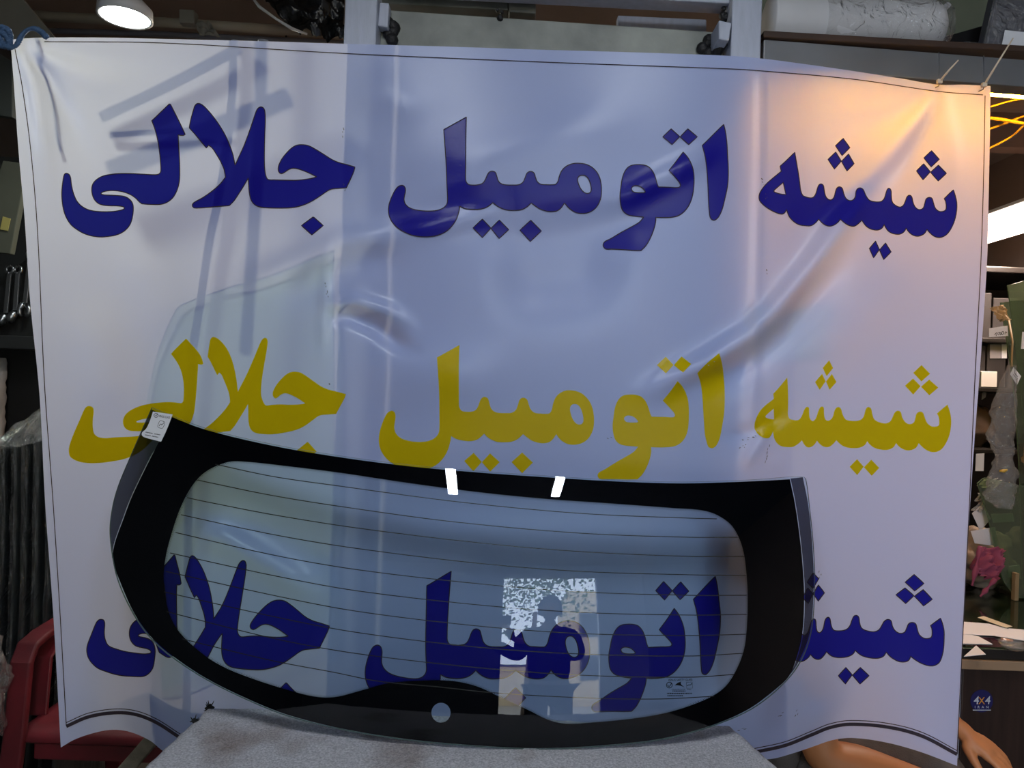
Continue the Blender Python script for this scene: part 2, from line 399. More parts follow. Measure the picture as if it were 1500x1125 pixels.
for x, y, dx, dy, n in ((503,186,1,14,4),(504,270,3,10,5),(1117,260,2,12,6),(1121,285,2,8,4),(1110,640,-26,4,7),(1095,652,-14,6,5),(1126,650,-6,30,6),(1122,392,1,10,4),(1170,1040,-7,12,3),(1138,1050,12,-6,3),(1200,848,2,-14,3),(478,415,2,24,5),(1080,1070,14,-3,3),(480,560,5,3,2),(890,640,6,2,2)):
    for k in range(n):
        a = (x + dx * k / n + rnd.uniform(-2, 2), y + dy * k / n + rnd.uniform(-2, 2)); L = rnd.uniform(.5, 1) / n
        sc.line([a, (a[0] + dx * L * .5, a[1] + dy * L * .5), (a[0] + dx * L, a[1] + dy * L + rnd.uniform(-.5, .5))], [.3, rnd.uniform(.6, 1.3), .3])
dv = ondepth(np.concatenate(sc.V), banner_Y, -0.0018); nb = len(bw)
raw('sheet', list(bw) + list(dv), bf + [tuple(i + nb for i in q) for q in sc.f], [M['vinyl'], M['dirt']], banner, True, [0] * len(bf) + [1] * len(sc.f))
# --- lettering, traced once on the first line; the other lines are the same words re-spaced
T1 = []   # (contour, hole or not) in photo pixels of line one
def tr(ox, oy, pts): T1.append(crom([((ox + q[0] / 5), (oy + q[1] / 5)) + tuple(q[2:]) for q in pts], 5))
def ef(pts): return [(x + 300, y) + tuple(r) for x, y, *r in pts]
def cd_(pts): return [(x + 1200, y) + tuple(r) for x, y, *r in pts]
c1 = 1
tr(80,140,[(88,570),(108,580),(118,605),(125,660),(140,720),(165,775),(205,815),(260,840),(330,850),(420,850),(490,838),(512,826),(500,814),(450,808),(380,805),(330,795),(300,772),(280,735),(273,690),(280,650),(305,618),(350,592),(410,578),(480,572),(560,572),(650,576),(720,580),(755,578),(772,568),(779,550),(776,480),(770,420),(760,350),(745,280),(728,225),(712,185,1),(770,130),(840,62,1),(850,66,1),(880,125),(915,195),(957,285,1),(945,292,1),(925,292),(905,288,1),(908,350),(912,420),(916,500),(917,570),(915,620),(905,670),(885,720),(855,760),(815,786),(770,798),(700,797),(640,793,1),(620,778),(595,752),(560,728),(510,708),(460,698),(410,696),(365,703),(341,717),(355,726),(410,730),(470,733),(520,742),(555,765),(573,795),(577,835),(570,890),(555,940),(530,975),(495,1003),(450,1022),(395,1032),(340,1036),(280,1030),(220,1012),(170,985),(120,945),(85,890),(65,830),(55,760),(54,700),(60,640),(68,590),(76,574)])
tr(250,140,[(200,58),(230,68),(270,105),(320,165),(365,230),(405,300),(435,370),(458,440),(472,512,1),(500,450),(530,385),(560,310),(590,225),(615,150),(632,105),(648,88),(664,84),(680,92),(690,115),(693,170),(690,280),(687,400),(687,500),(692,560),(700,595),(715,615),(760,618),(850,620),(930,620),(1000,612),(1040,604),(1070,596,1),(1020,570),(970,550),(930,537),(895,533),(865,542),(835,562),(812,572),(795,563),(788,540),(793,510),(815,465),(850,420),(890,382),(925,364),(965,360),(1010,368),(1060,393),(1120,430),(1180,468),(1230,490),(1290,506),(1350,524,1),(1342,555),(1315,618),(1287,676,1),(1230,680),(1180,685),(1150,698),(1110,725),(1050,764),(990,795),(930,814),(870,822),(790,824),(700,821),(650,815),(615,798),(590,765),(578,720),(572,660),(569,604,1),(540,655),(500,718),(465,770),(430,806,1),(380,810),(280,818),(200,824),(172,822),(160,808),(163,792),(180,778),(240,745),(310,695),(365,645),(402,598,1),(398,570),(388,530),(365,480),(335,430),(305,385),(278,364,1),(262,384,1),(225,340),(180,285),(138,238,1),(139,222),(150,170),(168,105),(180,72)])
tr(250,140,[(1042,890,1),(1050,892,1),(1118,952,1),(1034,1021,1),(958,952,1)])
tr(560,160,[(615,58,1),(612,200),(611,350),(610,500),(614,530),(630,550),(660,556),(700,554),(735,542),(755,515),(770,480),(785,460),(806,454),(828,463),(838,490),(850,525),(870,545),(900,554),(950,556),(1000,553),(1030,535),(1045,505),(1058,472),(1075,458),(1095,457),(1113,470),(1122,500),(1135,530),(1160,549),(1200,553),(1250,553)]+cd_([(72,548),(88,525),(97,490),(115,450),(145,420),(190,400),(235,396),(290,403),(335,425),(370,460),(393,505),(403,555),(405,600),(400,650),(380,700),(350,735),(310,757),(265,764),(220,757),(180,735),(155,712),(134,686,1),(112,720),(85,742),(50,750)])+[(1210,748),(1160,733),(1125,712),(1091,687,1),(1060,715),(1020,735),(970,741),(910,738),(865,722),(835,705),(809,684,1),(785,705),(750,724),(700,734),(640,733),(600,726),(567,711,1),(562,745),(545,800),(515,850),(475,890),(430,915),(380,930),(310,935),(240,928),(180,908),(120,875),(75,830),(52,785),(45,740),(52,690),(75,630),(100,585),(120,565),(145,558),(163,568),(170,595),(162,640),(160,665),(170,695),(200,722),(250,738),(320,746),(390,743),(440,727),(470,700),(478,670),(474,560),(468,400),(458,250),(450,150,1)])
tr(800,160,[(265,484),(290,490),(312,515),(326,555),(330,590),(322,610),(303,617),(280,610),(255,585),(238,550),(230,515),(240,492)])
sq = lambda L: [q + (1,) for q in L]
for L in ([(733,805),(796,871),(733,941),(665,869)], [(857,812),(926,882),(856,947),(796,873)], [(1087,813),(1165,892),(1084,969),(1009,886)]): tr(560,160,sq(L))
tr(800,160,[(1003,314,1),(1035,350),(1060,395),(1077,445),(1083,500),(1081,570),(1070,640),(1050,695),(1020,740),(985,770),(945,787),(890,793),(850,794),(804,792,1),(800,835),(785,890),(760,950),(730,1000),(695,1035,1),(640,1034),(560,1028),(480,1024),(440,1024),(422,1010),(418,990),(430,970),(470,950),(540,908),(600,875),(650,848),(685,825),(715,790,1),(660,785),(610,777),(580,762),(557,735),(545,690),(541,630),(548,570),(557,510),(572,465),(595,430),(625,412),(670,406),(715,409),(750,422),(780,455),(800,500),(812,545),(822,570,1),(900,572),(965,574),(982,564),(980,545),(955,510),(900,448,1),(950,385)])
tr(800,160,[(625,580),(640,563),(665,560),(695,570),(718,592),(724,608),(700,612),(665,611),(635,602)])
for L in ([(915,144),(979,201),(922,259),(855,202)], [(1037,144),(1107,202),(1044,259),(981,203)]): tr(800,160,sq(L))
tr(800,160,[(1300,112,1),(1312,160),(1323,240),(1328,330),(1333,420),(1333,500),(1327,570),(1310,650),(1290,730),(1265,785),(1240,810),(1222,812),(1203,795),(1195,750),(1190,680),(1185,560),(1178,450),(1165,350),(1150,290),(1143,266,1),(1190,220),(1250,160)])
tr(1100,170,[(320,266,1),(335,350),(350,440),(358,500),(365,550),(380,582),(400,592),(440,600),(462,590),(478,560),(490,520),(500,503),(515,498),(530,510),(537,550),(548,590),(570,612),(590,613),(608,595),(620,550),(632,525),(650,519),(668,530),(680,570),(697,605),(725,620),(750,612),(764,590),(770,550),(782,532),(803,527),(822,540),(840,580),(865,615),(900,627),(950,627),(975,605),(990,560),(1000,535),(1013,530),(1025,545),(1028,590),(1035,630),(1055,652),(1090,667),(1115,655),(1130,625),(1143,592),(1160,580),(1177,592),(1187,635),(1205,670),(1232,686),(1260,675),(1273,640),(1283,608),(1305,596),(1325,604),(1337,640),(1350,675),(1375,697)]+ef([(1100,700),(1125,688),(1130,660),(1125,625),(1115,605,1),(1150,570),(1182,541,1),(1195,580),(1206,630),(1207,680),(1195,750),(1172,810),(1140,860),(1105,884),(1070,889),(1035,876),(1005,850),(989,830,1),(970,860),(940,877),(905,879),(870,862),(850,842),(837,820,1),(818,850),(785,866),(740,861),(705,842),(685,815),(676,794,1),(660,820),(630,835),(585,830),(550,812),(530,790),(511,762,1),(490,785),(460,806),(430,806),(395,790),(354,756,1),(335,780),(300,802),(265,806),(230,790),(195,756,1),(175,780),(140,803)])+[(400,804),(350,795),(310,770),(280,735),(260,685,1),(245,710),(225,718),(185,708),(130,680),(85,645),(62,615),(60,580),(75,545),(110,500),(160,455),(222,405,1),(213,368,1),(260,325)])
tr(1100,170,[(236,486,1),(256,576,1),(220,572),(185,562),(168,550),(185,530)])
for L in ([(675,164),(724,232),(667,290),(619,218)], [(620,264),(661,330),(611,389),(564,318)], [(714,278),(755,349),(703,403),(663,332)]): tr(1100,170,sq(L))
for L in ([(1022,254),(1079,317),(1019,373),(966,307)], [(964,350),(1013,408),(960,468),(912,402)], [(1072,360),(1131,420),(1071,476),(1015,412)], [(612,916),(640,978),(598,1039),(567,970)], [(685,930),(726,995),(672,1051),(641,982)]): tr(1160,170,sq(L))
k_ = 1500 / 520
O1 = dict(A=(80,140), B=(250,140), C=(560,160), D=(800,160), E=(1100,170), F=(1160,170))
def tps(pairs, ox, oy):
    """thin-plate warp from line-one pixels to another line"""
    s = np.array([(O1[k][0] + x / 5, O1[k][1] + y / 5) for k, x, y, *_ in pairs])
    d = np.array([(ox[q[5]] + q[3] / k_, oy + q[4] / k_) for q in pairs]); n = len(s)
    K = lambda a, b: (lambda r2: np.where(r2 > 0, 0.5 * r2 * np.log(r2 + 1e-12), 0))(((a[:, None] - b[None]) ** 2).sum(-1))
    A = np.zeros((n + 3, n + 3)); A[:n, :n] = K(s, s) + np.eye(n) * 60.0; A[:n, n] = 1; A[:n, n+1:] = s; A[n:, :n] = A[:n, n:].T
    wgt = np.linalg.solve(A, np.concatenate([d, np.zeros((3, 2))]))
    return lambda p: K(p, s) @ wgt[:n] + wgt[n] + p @ wgt[n+1:]
X = {0: 0, 1: 490, 2: 980}
L2 = [('A',88,570,375,648,0),('A',54,700,322,740,0),('A',395,1032,470,883,0),('A',330,850,480,780,0),('A',845,62,787,365,0),('A',712,185,722,428,0),('A',957,285,858,470,0),('A',905,288,838,470,0),('A',273,690,520,705,0),('A',480,572,680,633,0),('A',779,550,775,620,0),('A',330,795,555,752,0),('A',341,717,575,715,0),('A',917,570,825,640,0),
 ('B',200,58,900,357,0),('B',472,512,1005,588,0),('B',662,84,1120,360,0),('B',138,238,878,440,0),('B',262,384,918,518,0),('B',402,598,972,632,0),('B',687,500,1103,600,0),('B',715,615,1125,645,0),('B',569,604,1048,640,0),('B',1350,524,1462,598,0),('B',1287,676,1420,682,0),('B',960,360,1245,503,0),('B',788,540,1152,600,0),('B',1070,596,1290,637,0),('B',790,824,1150,768,0),('B',930,814,1240,752,0),
 ('C',615,58,528,390,1),('C',450,150,433,443,1),('C',660,556,555,672,1),('C',806,454,635,610,1),('C',1085,456,797,613,1),('C',950,556,720,678,1),('C',1200,553,870,680,1),('D',235,396,1000,582,1),('D',405,600,1097,715,1),('D',265,764,1010,812,1),('D',265,484,1015,640,1),('D',303,617,1035,727,1),('C',809,684,632,765,1),('C',1091,687,797,767,1),('D',134,686,937,767,1),('C',567,711,493,775,1),('C',145,558,243,668,1),('C',45,740,187,795,1),('C',320,746,350,800,1),('C',733,805,588,846,1),('C',665,869,548,880,1),('C',857,812,657,848,1),('C',926,882,698,885,1),('C',1087,813,793,845,1),('C',1165,892,838,887,1),('C',1084,969,793,932,1),('C',1009,886,748,885,1),
 ('D',1003,314,1450,543,1),('D',900,448,1387,625,1),('D',822,570,1340,693,1),('D',982,564,1438,690,1),('D',670,406,1250,600,1),('D',541,630,1175,730,1),('D',1083,500,1497,660,1),('D',945,787,1430,820,1),('D',804,792,1338,822,1),('D',715,790,1283,820,1),('D',418,990,1112,940,1),('D',695,1035,1280,958,1),('D',855,202,1362,475,1),('D',980,202,1433,475,1),('D',915,144,1400,440,1),('D',1044,259,1473,507,1),('D',1107,202,93,470,2),
 ('D',1300,112,212,425,2),('D',1143,266,120,510,2),('D',1333,450,235,590,2),('D',1222,812,178,826,2),('D',1190,680,152,770,2),
 ('E',320,266,500,527,2),('E',213,368,440,597,2),('E',222,405,443,618,2),('E',60,600,362,735,2),('E',225,718,420,785,2),('E',236,486,442,660,2),('E',256,576,444,705,2),('E',168,550,408,692,2),('E',515,498,585,652,2),('E',650,519,647,650,2),('E',800,527,717,653,2),('E',1012,530,843,653,2),('E',1160,580,967,668,2),('E',1305,596,1060,672,2),('F',1115,605,1132,680,2),('F',1182,541,1177,642,2),('F',1207,680,1192,730,2),('F',1070,889,1110,843,2),('F',989,830,1055,805,2),('F',837,820,960,805,2),('F',676,794,838,797,2),('F',511,762,707,793,2),('F',354,756,625,795,2),('F',195,756,562,793,2),('E',260,685,440,755,2),('E',400,804,500,822,2),
 ('E',675,164,677,455,2),('E',724,232,693,488,2),('E',619,218,650,487,2),('E',564,318,617,547,2),('E',755,349,708,547,2),('E',611,389,637,580,2),('E',703,403,678,580,2),('F',1022,254,1067,475,2),('F',1079,317,1103,512,2),('F',966,307,1032,508,2),('F',912,402,997,562,2),('F',1131,420,1138,570,2),('F',960,468,1032,600,2),('F',1071,476,1100,603,2),('F',612,916,795,873,2),('F',567,970,763,905,2),('F',598,1039,795,940,2),('F',685,930,855,875,2),('F',726,995,888,910,2),('F',672,1051,857,943,2)]
L3 = [('A',88,570,424,496,0),('A',118,605,443,516,0),('A',125,660,441,551,0),('A',140,720,447,586,0),('A',205,815,485,619,0),('A',330,850,565,638,0),('A',420,850,606,643,0),('A',512,826,638,636,0),('A',54,700,368,609,0),('A',85,890,392,684,0),('A',120,945,415,704,0),('A',220,1012,490,730,0),('A',340,1036,554,737,0),('A',450,1022,606,738,0),('A',530,975,638,715,0),('A',577,835,655,649,0),('A',273,690,547,557,0),('A',300,772,563,600,0),('A',380,805,606,617,0),('A',341,717,584,564,0),('A',845,62,738,225,0),('A',712,185,680,290,0),('A',957,285,765,345,0),('A',905,288,748,350,0),('A',917,570,748,550,0),
 ('B',200,58,812,228,0),('B',138,238,783,318,0),('B',262,384,822,405,0),('B',472,512,903,495,0),('B',662,84,1028,248,0),('B',687,500,1003,540,0),('B',715,615,1020,570,0),('B',402,598,868,530,0),('B',569,604,940,555,0),('B',1350,524,1392,525,0),('B',1287,676,1350,618,0),('B',960,360,1175,415,0),('B',788,540,1057,525,0),('B',1070,596,1218,568,0),('B',790,824,1090,710,0),('B',930,814,1150,700,0),('B',650,815,975,698,0),('B',1042,890,1208,765,0),
 ('C',615,58,493,293,1),('C',450,150,390,355,1),('C',614,530,478,590,1),('C',660,556,510,605,1),('C',806,454,600,537,1),('C',1085,456,770,540,1),('C',950,556,690,613,1),('C',1200,553,850,612,1),('D',235,396,995,503,1),('D',405,600,1078,640,1),('D',265,764,990,745,1),('D',265,484,995,567,1),('D',303,617,1015,657,1),('C',809,684,597,712,1),('C',1091,687,765,712,1),('D',134,686,915,710,1),('C',567,711,448,730,1),('C',145,558,183,605,1),('C',45,740,130,735,1),('C',320,746,310,745,1),('C',478,670,388,700,1),('C',1087,813,765,785,1),('C',1165,892,808,828,1),
 ('D',1003,314,1435,450,1),('D',900,448,1372,540,1),('D',822,570,1325,615,1),('D',982,564,1425,605,1),('D',670,406,1240,517,1),('D',541,630,1160,640,1),('D',1083,500,1480,570,1),('D',945,787,1400,740,1),('D',804,792,1318,745,1),('D',715,790,1255,745,1),('D',418,990,1088,868,1),('D',695,1035,1255,885,1),('D',625,580,1210,625,1),('D',724,608,1270,640,1),('D',855,202,1357,375,1),('D',980,202,1427,376,1),('D',915,144,1390,337,1),('D',1037,144,1463,338,1),('D',1107,202,1497,378,1),('D',922,259,1395,415,1),
 ('D',1300,112,195,315,2),('D',1143,266,103,412,2),('D',1333,450,217,480,2),('D',1222,812,150,730,2),
 ('E',320,266,455,440,2),('E',213,368,395,490,2),('E',60,600,325,610,2),('E',400,804,465,680,2),
 ('E',650,519,612,495,2),('E',800,527,672,488,2),('E',1012,530,790,480,2),('E',1160,580,925,497,2),('E',1305,596,1028,510,2),('F',1115,605,1105,523,2),('F',1182,541,1147,492,2),('F',1207,680,1162,570,2),('F',1070,889,1100,693,2),('F',989,830,1020,653,2),('F',837,820,918,635,2),('F',676,794,787,627,2),('F',511,762,665,633,2),('F',354,756,598,645,2),('E',1232,686,975,555,2),('E',930,627,730,543,2),('E',1400,700,1090,578,2),
 ('F',1022,254,1035,307,2),('F',1079,317,1077,345,2),('F',966,307,997,340,2),('F',912,402,958,393,2),('F',1131,420,1112,412,2),('F',960,468,1000,430,2),('F',1071,476,1075,440,2),('F',612,916,747,700,2),('F',567,970,715,735,2),('F',598,1039,745,770,2),('F',685,930,808,700,2),('F',726,995,845,735,2),('F',672,1051,807,770,2),('E',755,349,657,385,2),('E',703,403,630,420,2),('E',724,232,632,325,2)]
warps = [lambda p: p, tps(L2, X, 370), tps(L3, X, 735)]
def lettering(wp, m, outline, label):
    loops = [wp(c) for c in T1]; px = PX()
    V, T = fill(loops, 7.0); px.add(V, T, 0)
    if outline:
        for c in loops:
            V, f = ribbon(np.concatenate([c, c[:2]]), 1.5); px.add(V, f, 1)
    n0 = len(T); V = np.concatenate(px.V)
    pts = ondepth(V, banner_Y, -0.0010)
    if outline: pts[len(px.V[0]):, 1] -= 0.0004
    o = raw('lettering', pts, px.f, [m, M['keyline']], banner, True, px.m)
    o['label'] = label
lettering(warps[0], M['blue'], True, 'blue lettering of the top line')
lettering(warps[1], M['gold'], False, 'gold lettering of the middle line')
lettering(warps[2], M['blue'], True, 'blue lettering of the bottom line')
px = PX()
for pts, wd in (([(65,61),(240,63),(500,78),(800,91),(1072,101),(1118,104),(1250,116),(1375,134),(1440,139)], 1.3),
                ([(22,72),(33,130),(45,220),(55,340),(65,560),(78,740),(88,900),(97,1062)], 1.3),
                ([(1443,140),(1441,250),(1437,380),(1428,560),(1420,740),(1412,900),(1402,1105)], 1.3)):
    px.line(crom(pts, 14, False), wd)
for dy, wd in ((0, 5.0), (-5.5, 1.2)):
    px.line(crom([(97,1064+dy),(130,1050+dy),(170,1044+dy),(200,1047+dy),(230,1059+dy),(268,1083+dy),(300,1098+dy)], 14, False), wd)
    px.line(crom([(1105,1102+dy),(1150,1092+dy),(1190,1076+dy),(1215,1066+dy),(1245,1061+dy),(1300,1065+dy),(1350,1078+dy),(1402,1105+dy)], 14, False), wd)
px.build('border_line', banner_Y, -0.0012, [M['keyline']], banner)

# ------------------------------------------------------------------ carpeted table
M['carpet'] = mat('grey needle felt', lin(244, 242, 246), 0.95, var=0.0, col2=lin(186, 185, 190), vscale=260, bump=0.9, bscale=420, spec=0.1)
t_ = M['carpet'].node_tree                       # big soft stains over the fine pile
b_ = t_.nodes['Principled BSDF']; old = b_.inputs['Base Color'].links[0].from_socket
n_ = nd(t_, 'ShaderNodeTexNoise'); n_.inputs['Scale'].default_value = 5.5; n_.inputs['Detail'].default_value = 5
tc_ = nd(t_, 'ShaderNodeTexCoord'); t_.links.new(tc_.outputs['Object'], n_.inputs['Vector'])
r_ = nd(t_, 'ShaderNodeValToRGB'); r_.color_ramp.elements[0].position = 0.56; r_.color_ramp.elements[1].position = 0.74
r_.color_ramp.elements[0].color = (1, 1, 1, 1); r_.color_ramp.elements[1].color = lin(186, 170, 158)
mu_ = nd(t_, 'ShaderNodeMix', data_type='RGBA', blend_type='MULTIPLY'); mu_.inputs[0].default_value = 0.9
t_.links.new(n_.outputs['Fac'], r_.inputs['Fac']); t_.links.new(old, mu_.inputs[6]); t_.links.new(r_.outputs[0], mu_.inputs[7]); t_.links.new(mu_.outputs[2], b_.inputs['Base Color'])
M['leg_metal'] = mat('dark painted steel', lin(46, 46, 48), 0.5, 0.4)
M['ply'] = mat('plywood', lin(140, 110, 78), 0.7, var=0.2, vscale=3, stretch=(1, 12, 12))
TZ = 0.77
A0 = PZ(310, 1034, TZ); A1 = PZ(1067, 1066, TZ); B0 = PZ(214, 1125, TZ); B1 = PZ(1136, 1125, TZ)
table = thing('work_table', 'carpet covered work table carrying the rear window glass', 'table', ((A0.x + A1.x) / 2, 1.0, 0))
Yb = (A0.y + A1.y) / 2 + 0.012; Yf = 0.72
bl = A0.x + (B0.x - A0.x) * (Yb - Yf) / (A0.y - B0.y); br = A1.x + (B1.x - A1.x) * (Yb - Yf) / (A1.y - B1.y)
NX, NY = 150, 90; vs = []; fs = []
def carpet_edge(s, t):                           # plan position of the felt at (s across, t from back to front)
    y = Yb + (Yf - Yb) * t; xl = A0.x + (bl - A0.x) * t; xr = A1.x + (br - A1.x) * t
    return xl + (xr - xl) * s, y
for j in range(NY):
    for i in range(NX):
        s = i / (NX - 1); t = j / (NY - 1); x, y = carpet_edge(s, t); x += (s - .5) * 0.016
        z = TZ + 0.0022 * noise.noise(Vector((x * 9, y * 9, 0))) + 0.0018 * noise.noise(Vector((x * 60, y * 60, 3)))
        ex = min(s, 1 - s) * 1.0; ey = min(t, 1 - t) * 0.7; e = min(ex, ey)
        if e < 0.02: z -= 0.007 * (1 - e / 0.02) ** 2 + 0.004 * noise.noise(Vector((x * 25, y * 25, 9)))
        if ey == 0: y += 0.006 * noise.noise(Vector((x * 14, 1, 2)))
        vs.append((x, y, z))
fs = [(j*NX+i, (j+1)*NX+i, (j+1)*NX+i+1, j*NX+i+1) for j in range(NY-1) for i in range(NX-1)]
ring = [i for i in range(NX)] + [j*NX+NX-1 for j in range(1, NY)] + [(NY-1)*NX+i for i in range(NX-2, -1, -1)] + [j*NX for j in range(NY-2, 0, -1)]
k = len(vs)
for q in ring: vs.append((vs[q][0], vs[q][1], TZ - 0.05))
n = len(ring); fs += [(ring[i], ring[(i+1) % n], k + (i+1) % n, k + i) for i in range(n)] + [tuple(range(k, k + n))]
raw('carpet_cover', vs, fs, M['carpet'], table, [True] * (len(fs) - 1) + [False])
x0, x1 = A0.x + 0.02, A1.x - 0.02
bev(MB().box((x0, Yf + 0.02, TZ - 0.085), (x1, Yb - 0.02, TZ - 0.052)).build('table_top', M['ply'], table))
for x in (x0 + 0.03, x1 - 0.07):
    for y in (Yf + 0.05, Yb - 0.09): bev(MB().box((x, y, 0), (x + 0.04, y + 0.04, TZ - 0.086)).build('leg', M['leg_metal'], table))
M['soot'] = mat('black felt tuft', lin(26, 26, 24), 0.95, bump=0.6, bscale=200)
for (px_, py_, r) in ((307, 1037, 0.007), (285, 1056, 0.005)):
    mb = MB(); c = P(px_, py_, A0.y + (0.012 if py_ < 1050 else -0.06)); rnd = random.Random(int(px_))
    mb.rev([(r * math.sin(a) * (1 + .3 * math.sin(5 * a)), -r * math.cos(a)) for a in [i * math.pi / 8 for i in range(9)]], c, n=12)
    for _ in range(9):
        d = Vector((rnd.uniform(-1, 1), rnd.uniform(-1, 1), rnd.uniform(-.5, 1))).normalized(); mb.tube([c + d * r * .6, c + d * r * 1.4, c + d * r * 1.8 + Vector((0, 0, .002))], [.0012, .0009, .0004], 5)
    mb.build('torn_tuft', M['soot'], table)

# ------------------------------------------------------------------ rear window glass
M['tint'] = glass_mat('green tinted safety glass', (0.90, 0.955, 0.96, 1), 0.0, 1.52, 1.0)
M['glass_rim'] = mat('ground green glass edge', lin(96, 112, 108), 0.25, spec=0.8)
M['frit'] = mat('black enamel', lin(4, 4, 7), 0.6, spec=0.0)
M['band'] = glass_mat('dark shade band', (0.13, 0.13, 0.165, 1), 0.2, 1.4, 0.3)
M['wire'] = mat('brown heating wire', lin(44, 34, 32), 0.5)
M['paper'] = mat('white label paper', lin(226, 228, 234), 0.6)
M['ink'] = mat('black label ink', lin(8, 8, 12), 0.7, spec=0.1)
M['tape'] = mat('white paper tape', lin(225, 232, 242), 0.6, var=0.06, vscale=120)
OUT = crom([(222,597,1),(300,627),(400,651),(500,668),(600,681),(700,690),(800,697),(900,703),(1000,706),(1100,703),(1176,698),(1181,703),(1186,740),(1192,800),(1194,860),(1188,930),(1170,975),(1140,1010),(1100,1040),(1050,1062),(1000,1077),(950,1087),(850,1096),(780,1098),(700,1094),(600,1085),(500,1069),(420,1049),(360,1025),(300,995),(250,962),(220,935),(195,900),(172,850),(162,800),(161,765),(170,720),(190,670)], 6)
INN = crom([(330,678),(352,676),(420,683),(500,693),(600,708),(700,721),(800,731),(900,738),(980,744),(1030,748),(1055,757),(1074,773),(1088,804),(1094,849),(1095,880),(1094,915),(1090,950),(1078,982),(1060,1008),(1030,1026),(980,1043),(930,1052),(870,1058),(830,1060),(805,1055),(774,1040),(733,1021),(698,1005),(660,997),(610,997),(566,1001),(530,1011),(490,1021),(460,1020),(420,1010),(370,994),(330,978),(300,960),(263,926),(247,895),(240,850),(243,815),(252,780),(264,745),(280,714),(300,692)], 5)
def glass_Y(px, py):
    px = np.asarray(px, float); py = np.asarray(py, float)
    t = np.clip((1097 - py) / 400.0, -0.1, 1.3); uu = (px - 685) / 510.0
    return 1.292 + 0.045 * t + 0.098 * t * t + 0.095 * np.abs(uu) ** 2.1
rear = thing('rear_window', 'curved car rear window glass with black border and heating lines standing on the carpeted table', 'car window', P(790, 1098, 1.292))
TH = 0.004
slab('glass', OUT, glass_Y, TH, [M['tint'], M['glass_rim']], rear, 11)
FR = crom([(237,605,1),(300,629),(400,653),(500,670),(600,683),(700,692),(800,699),(900,705),(1000,708),(1100,705),(1157,702,1),(1164,735),(1170,775),(1175,820),(1178,874),(1175,930),(1166,966),(1156,990),(1138,1008),(1098,1038),(1050,1060),(1000,1075),(950,1085),(850,1094),(780,1096),(700,1092),(600,1083),(500,1067),(421,1047),(361,1023),(301,993),(252,960),(222,933),(197,899),(175,850),(165,820),(168,796),(180,762),(192,730),(207,698),(222,668),(234,645,1)], 5)
HOLE = [(646 + 14 * math.cos(a), 1044 + 14.5 * math.sin(a)) for a in [2 * math.pi * i / 28 for i in range(28)]]
V, T = fill([FR, INN, np.array(HOLE)], 11); raw('frit_border', ondepth(V, glass_Y, TH + 0.0006), T, M['frit'], rear, True)
W = PX()
OW = lambda pts: W.line(crom(pts, 10, False), 1.3)
for L in ([(315,680),(400,698),(490,711),(670,735),(850,752),(1010,759),(1050,760)],
          [(288,703),(400,726),(520,745),(670,765),(850,781),(1010,787),(1080,787)],
          [(274,729),(302,735),(400,754),(520,773),(700,795),(850,808),(1010,815),(1091,815)],
          [(265,754),(400,783),(520,803),(700,825),(850,837),(1010,842),(1093,843)],
          [(257,780),(400,813),(520,834),(700,855),(850,867),(1010,872),(1094,872)],
          [(249,810),(400,843),(520,865),(700,886),(850,897),(1010,901),(1094,900)],
          [(243,837),(400,872),(520,895),(700,917),(850,928),(1010,931),(1093,929)],
          [(240,867),(400,903),(520,926),(700,948),(850,958),(1010,961),(1088,957)],
          [(244,896),(400,935),(520,957),(700,978),(850,989),(1010,992),(1075,988)],
          [(267,936),(400,968),(490,985),(555,998),(640,1006),(726,1015),(850,1022),(960,1024),(1046,1020)]): OW(L)
W.build('heating_wire', glass_Y, TH + 0.0004, [M['wire']], rear)
D = PX()                                         # dotted fade along the inside of the border
dl_ = np.r_[0, np.cumsum(np.linalg.norm(np.diff(np.concatenate([INN, INN[:1]]), axis=0), axis=1))]; I2 = np.concatenate([INN, INN[:1]])
for i, s_ in enumerate(np.arange(0, dl_[-1], 2.6)):
    p = np.array([np.interp(s_, dl_, I2[:, 0]), np.interp(s_, dl_, I2[:, 1])]); q = np.array([np.interp(s_ + 1, dl_, I2[:, 0]), np.interp(s_ + 1, dl_, I2[:, 1])])
    t = (q - p) / (np.linalg.norm(q - p) + 1e-9); n_ = np.array([t[1], -t[0]]); n_ = n_ if n_.dot(np.array([680, 870.]) - p) > 0 else -n_
    for r_, rad in ((1.0, 0.8), (2.6, 0.5)):
        q = p + n_ * r_ + t * (1.3 if r_ > 2 else 0); D.poly([(q[0] + rad * math.cos(a), q[1] - rad * math.sin(a)) for a in [k * math.pi / 2 for k in range(4)]])
D.build('fade_dots', glass_Y, TH + 0.0005, [M['frit']], rear)
SBL = crom([(222,600,1),(236,606,1),(233,646),(221,668),(206,698),(191,730),(179,762),(167,796),(164,818,1),(163,795),(162,766),(171,720),(191,670)], 6)
SBR = crom([(1158,701,1),(1176,699,1),(1184,740),(1190,800),(1192,860),(1186,928),(1168,973),(1157,989,1),(1167,966),(1176,930),(1179,874),(1176,820),(1171,775),(1165,735)], 6)
for sb in (SBL, SBR):
    V, T = fill([sb], 9); raw('shade_band', ondepth(V, glass_Y, TH + 0.0008), T, M['band'], rear, True)['label'] = 'dark see-through side edge of the glass'
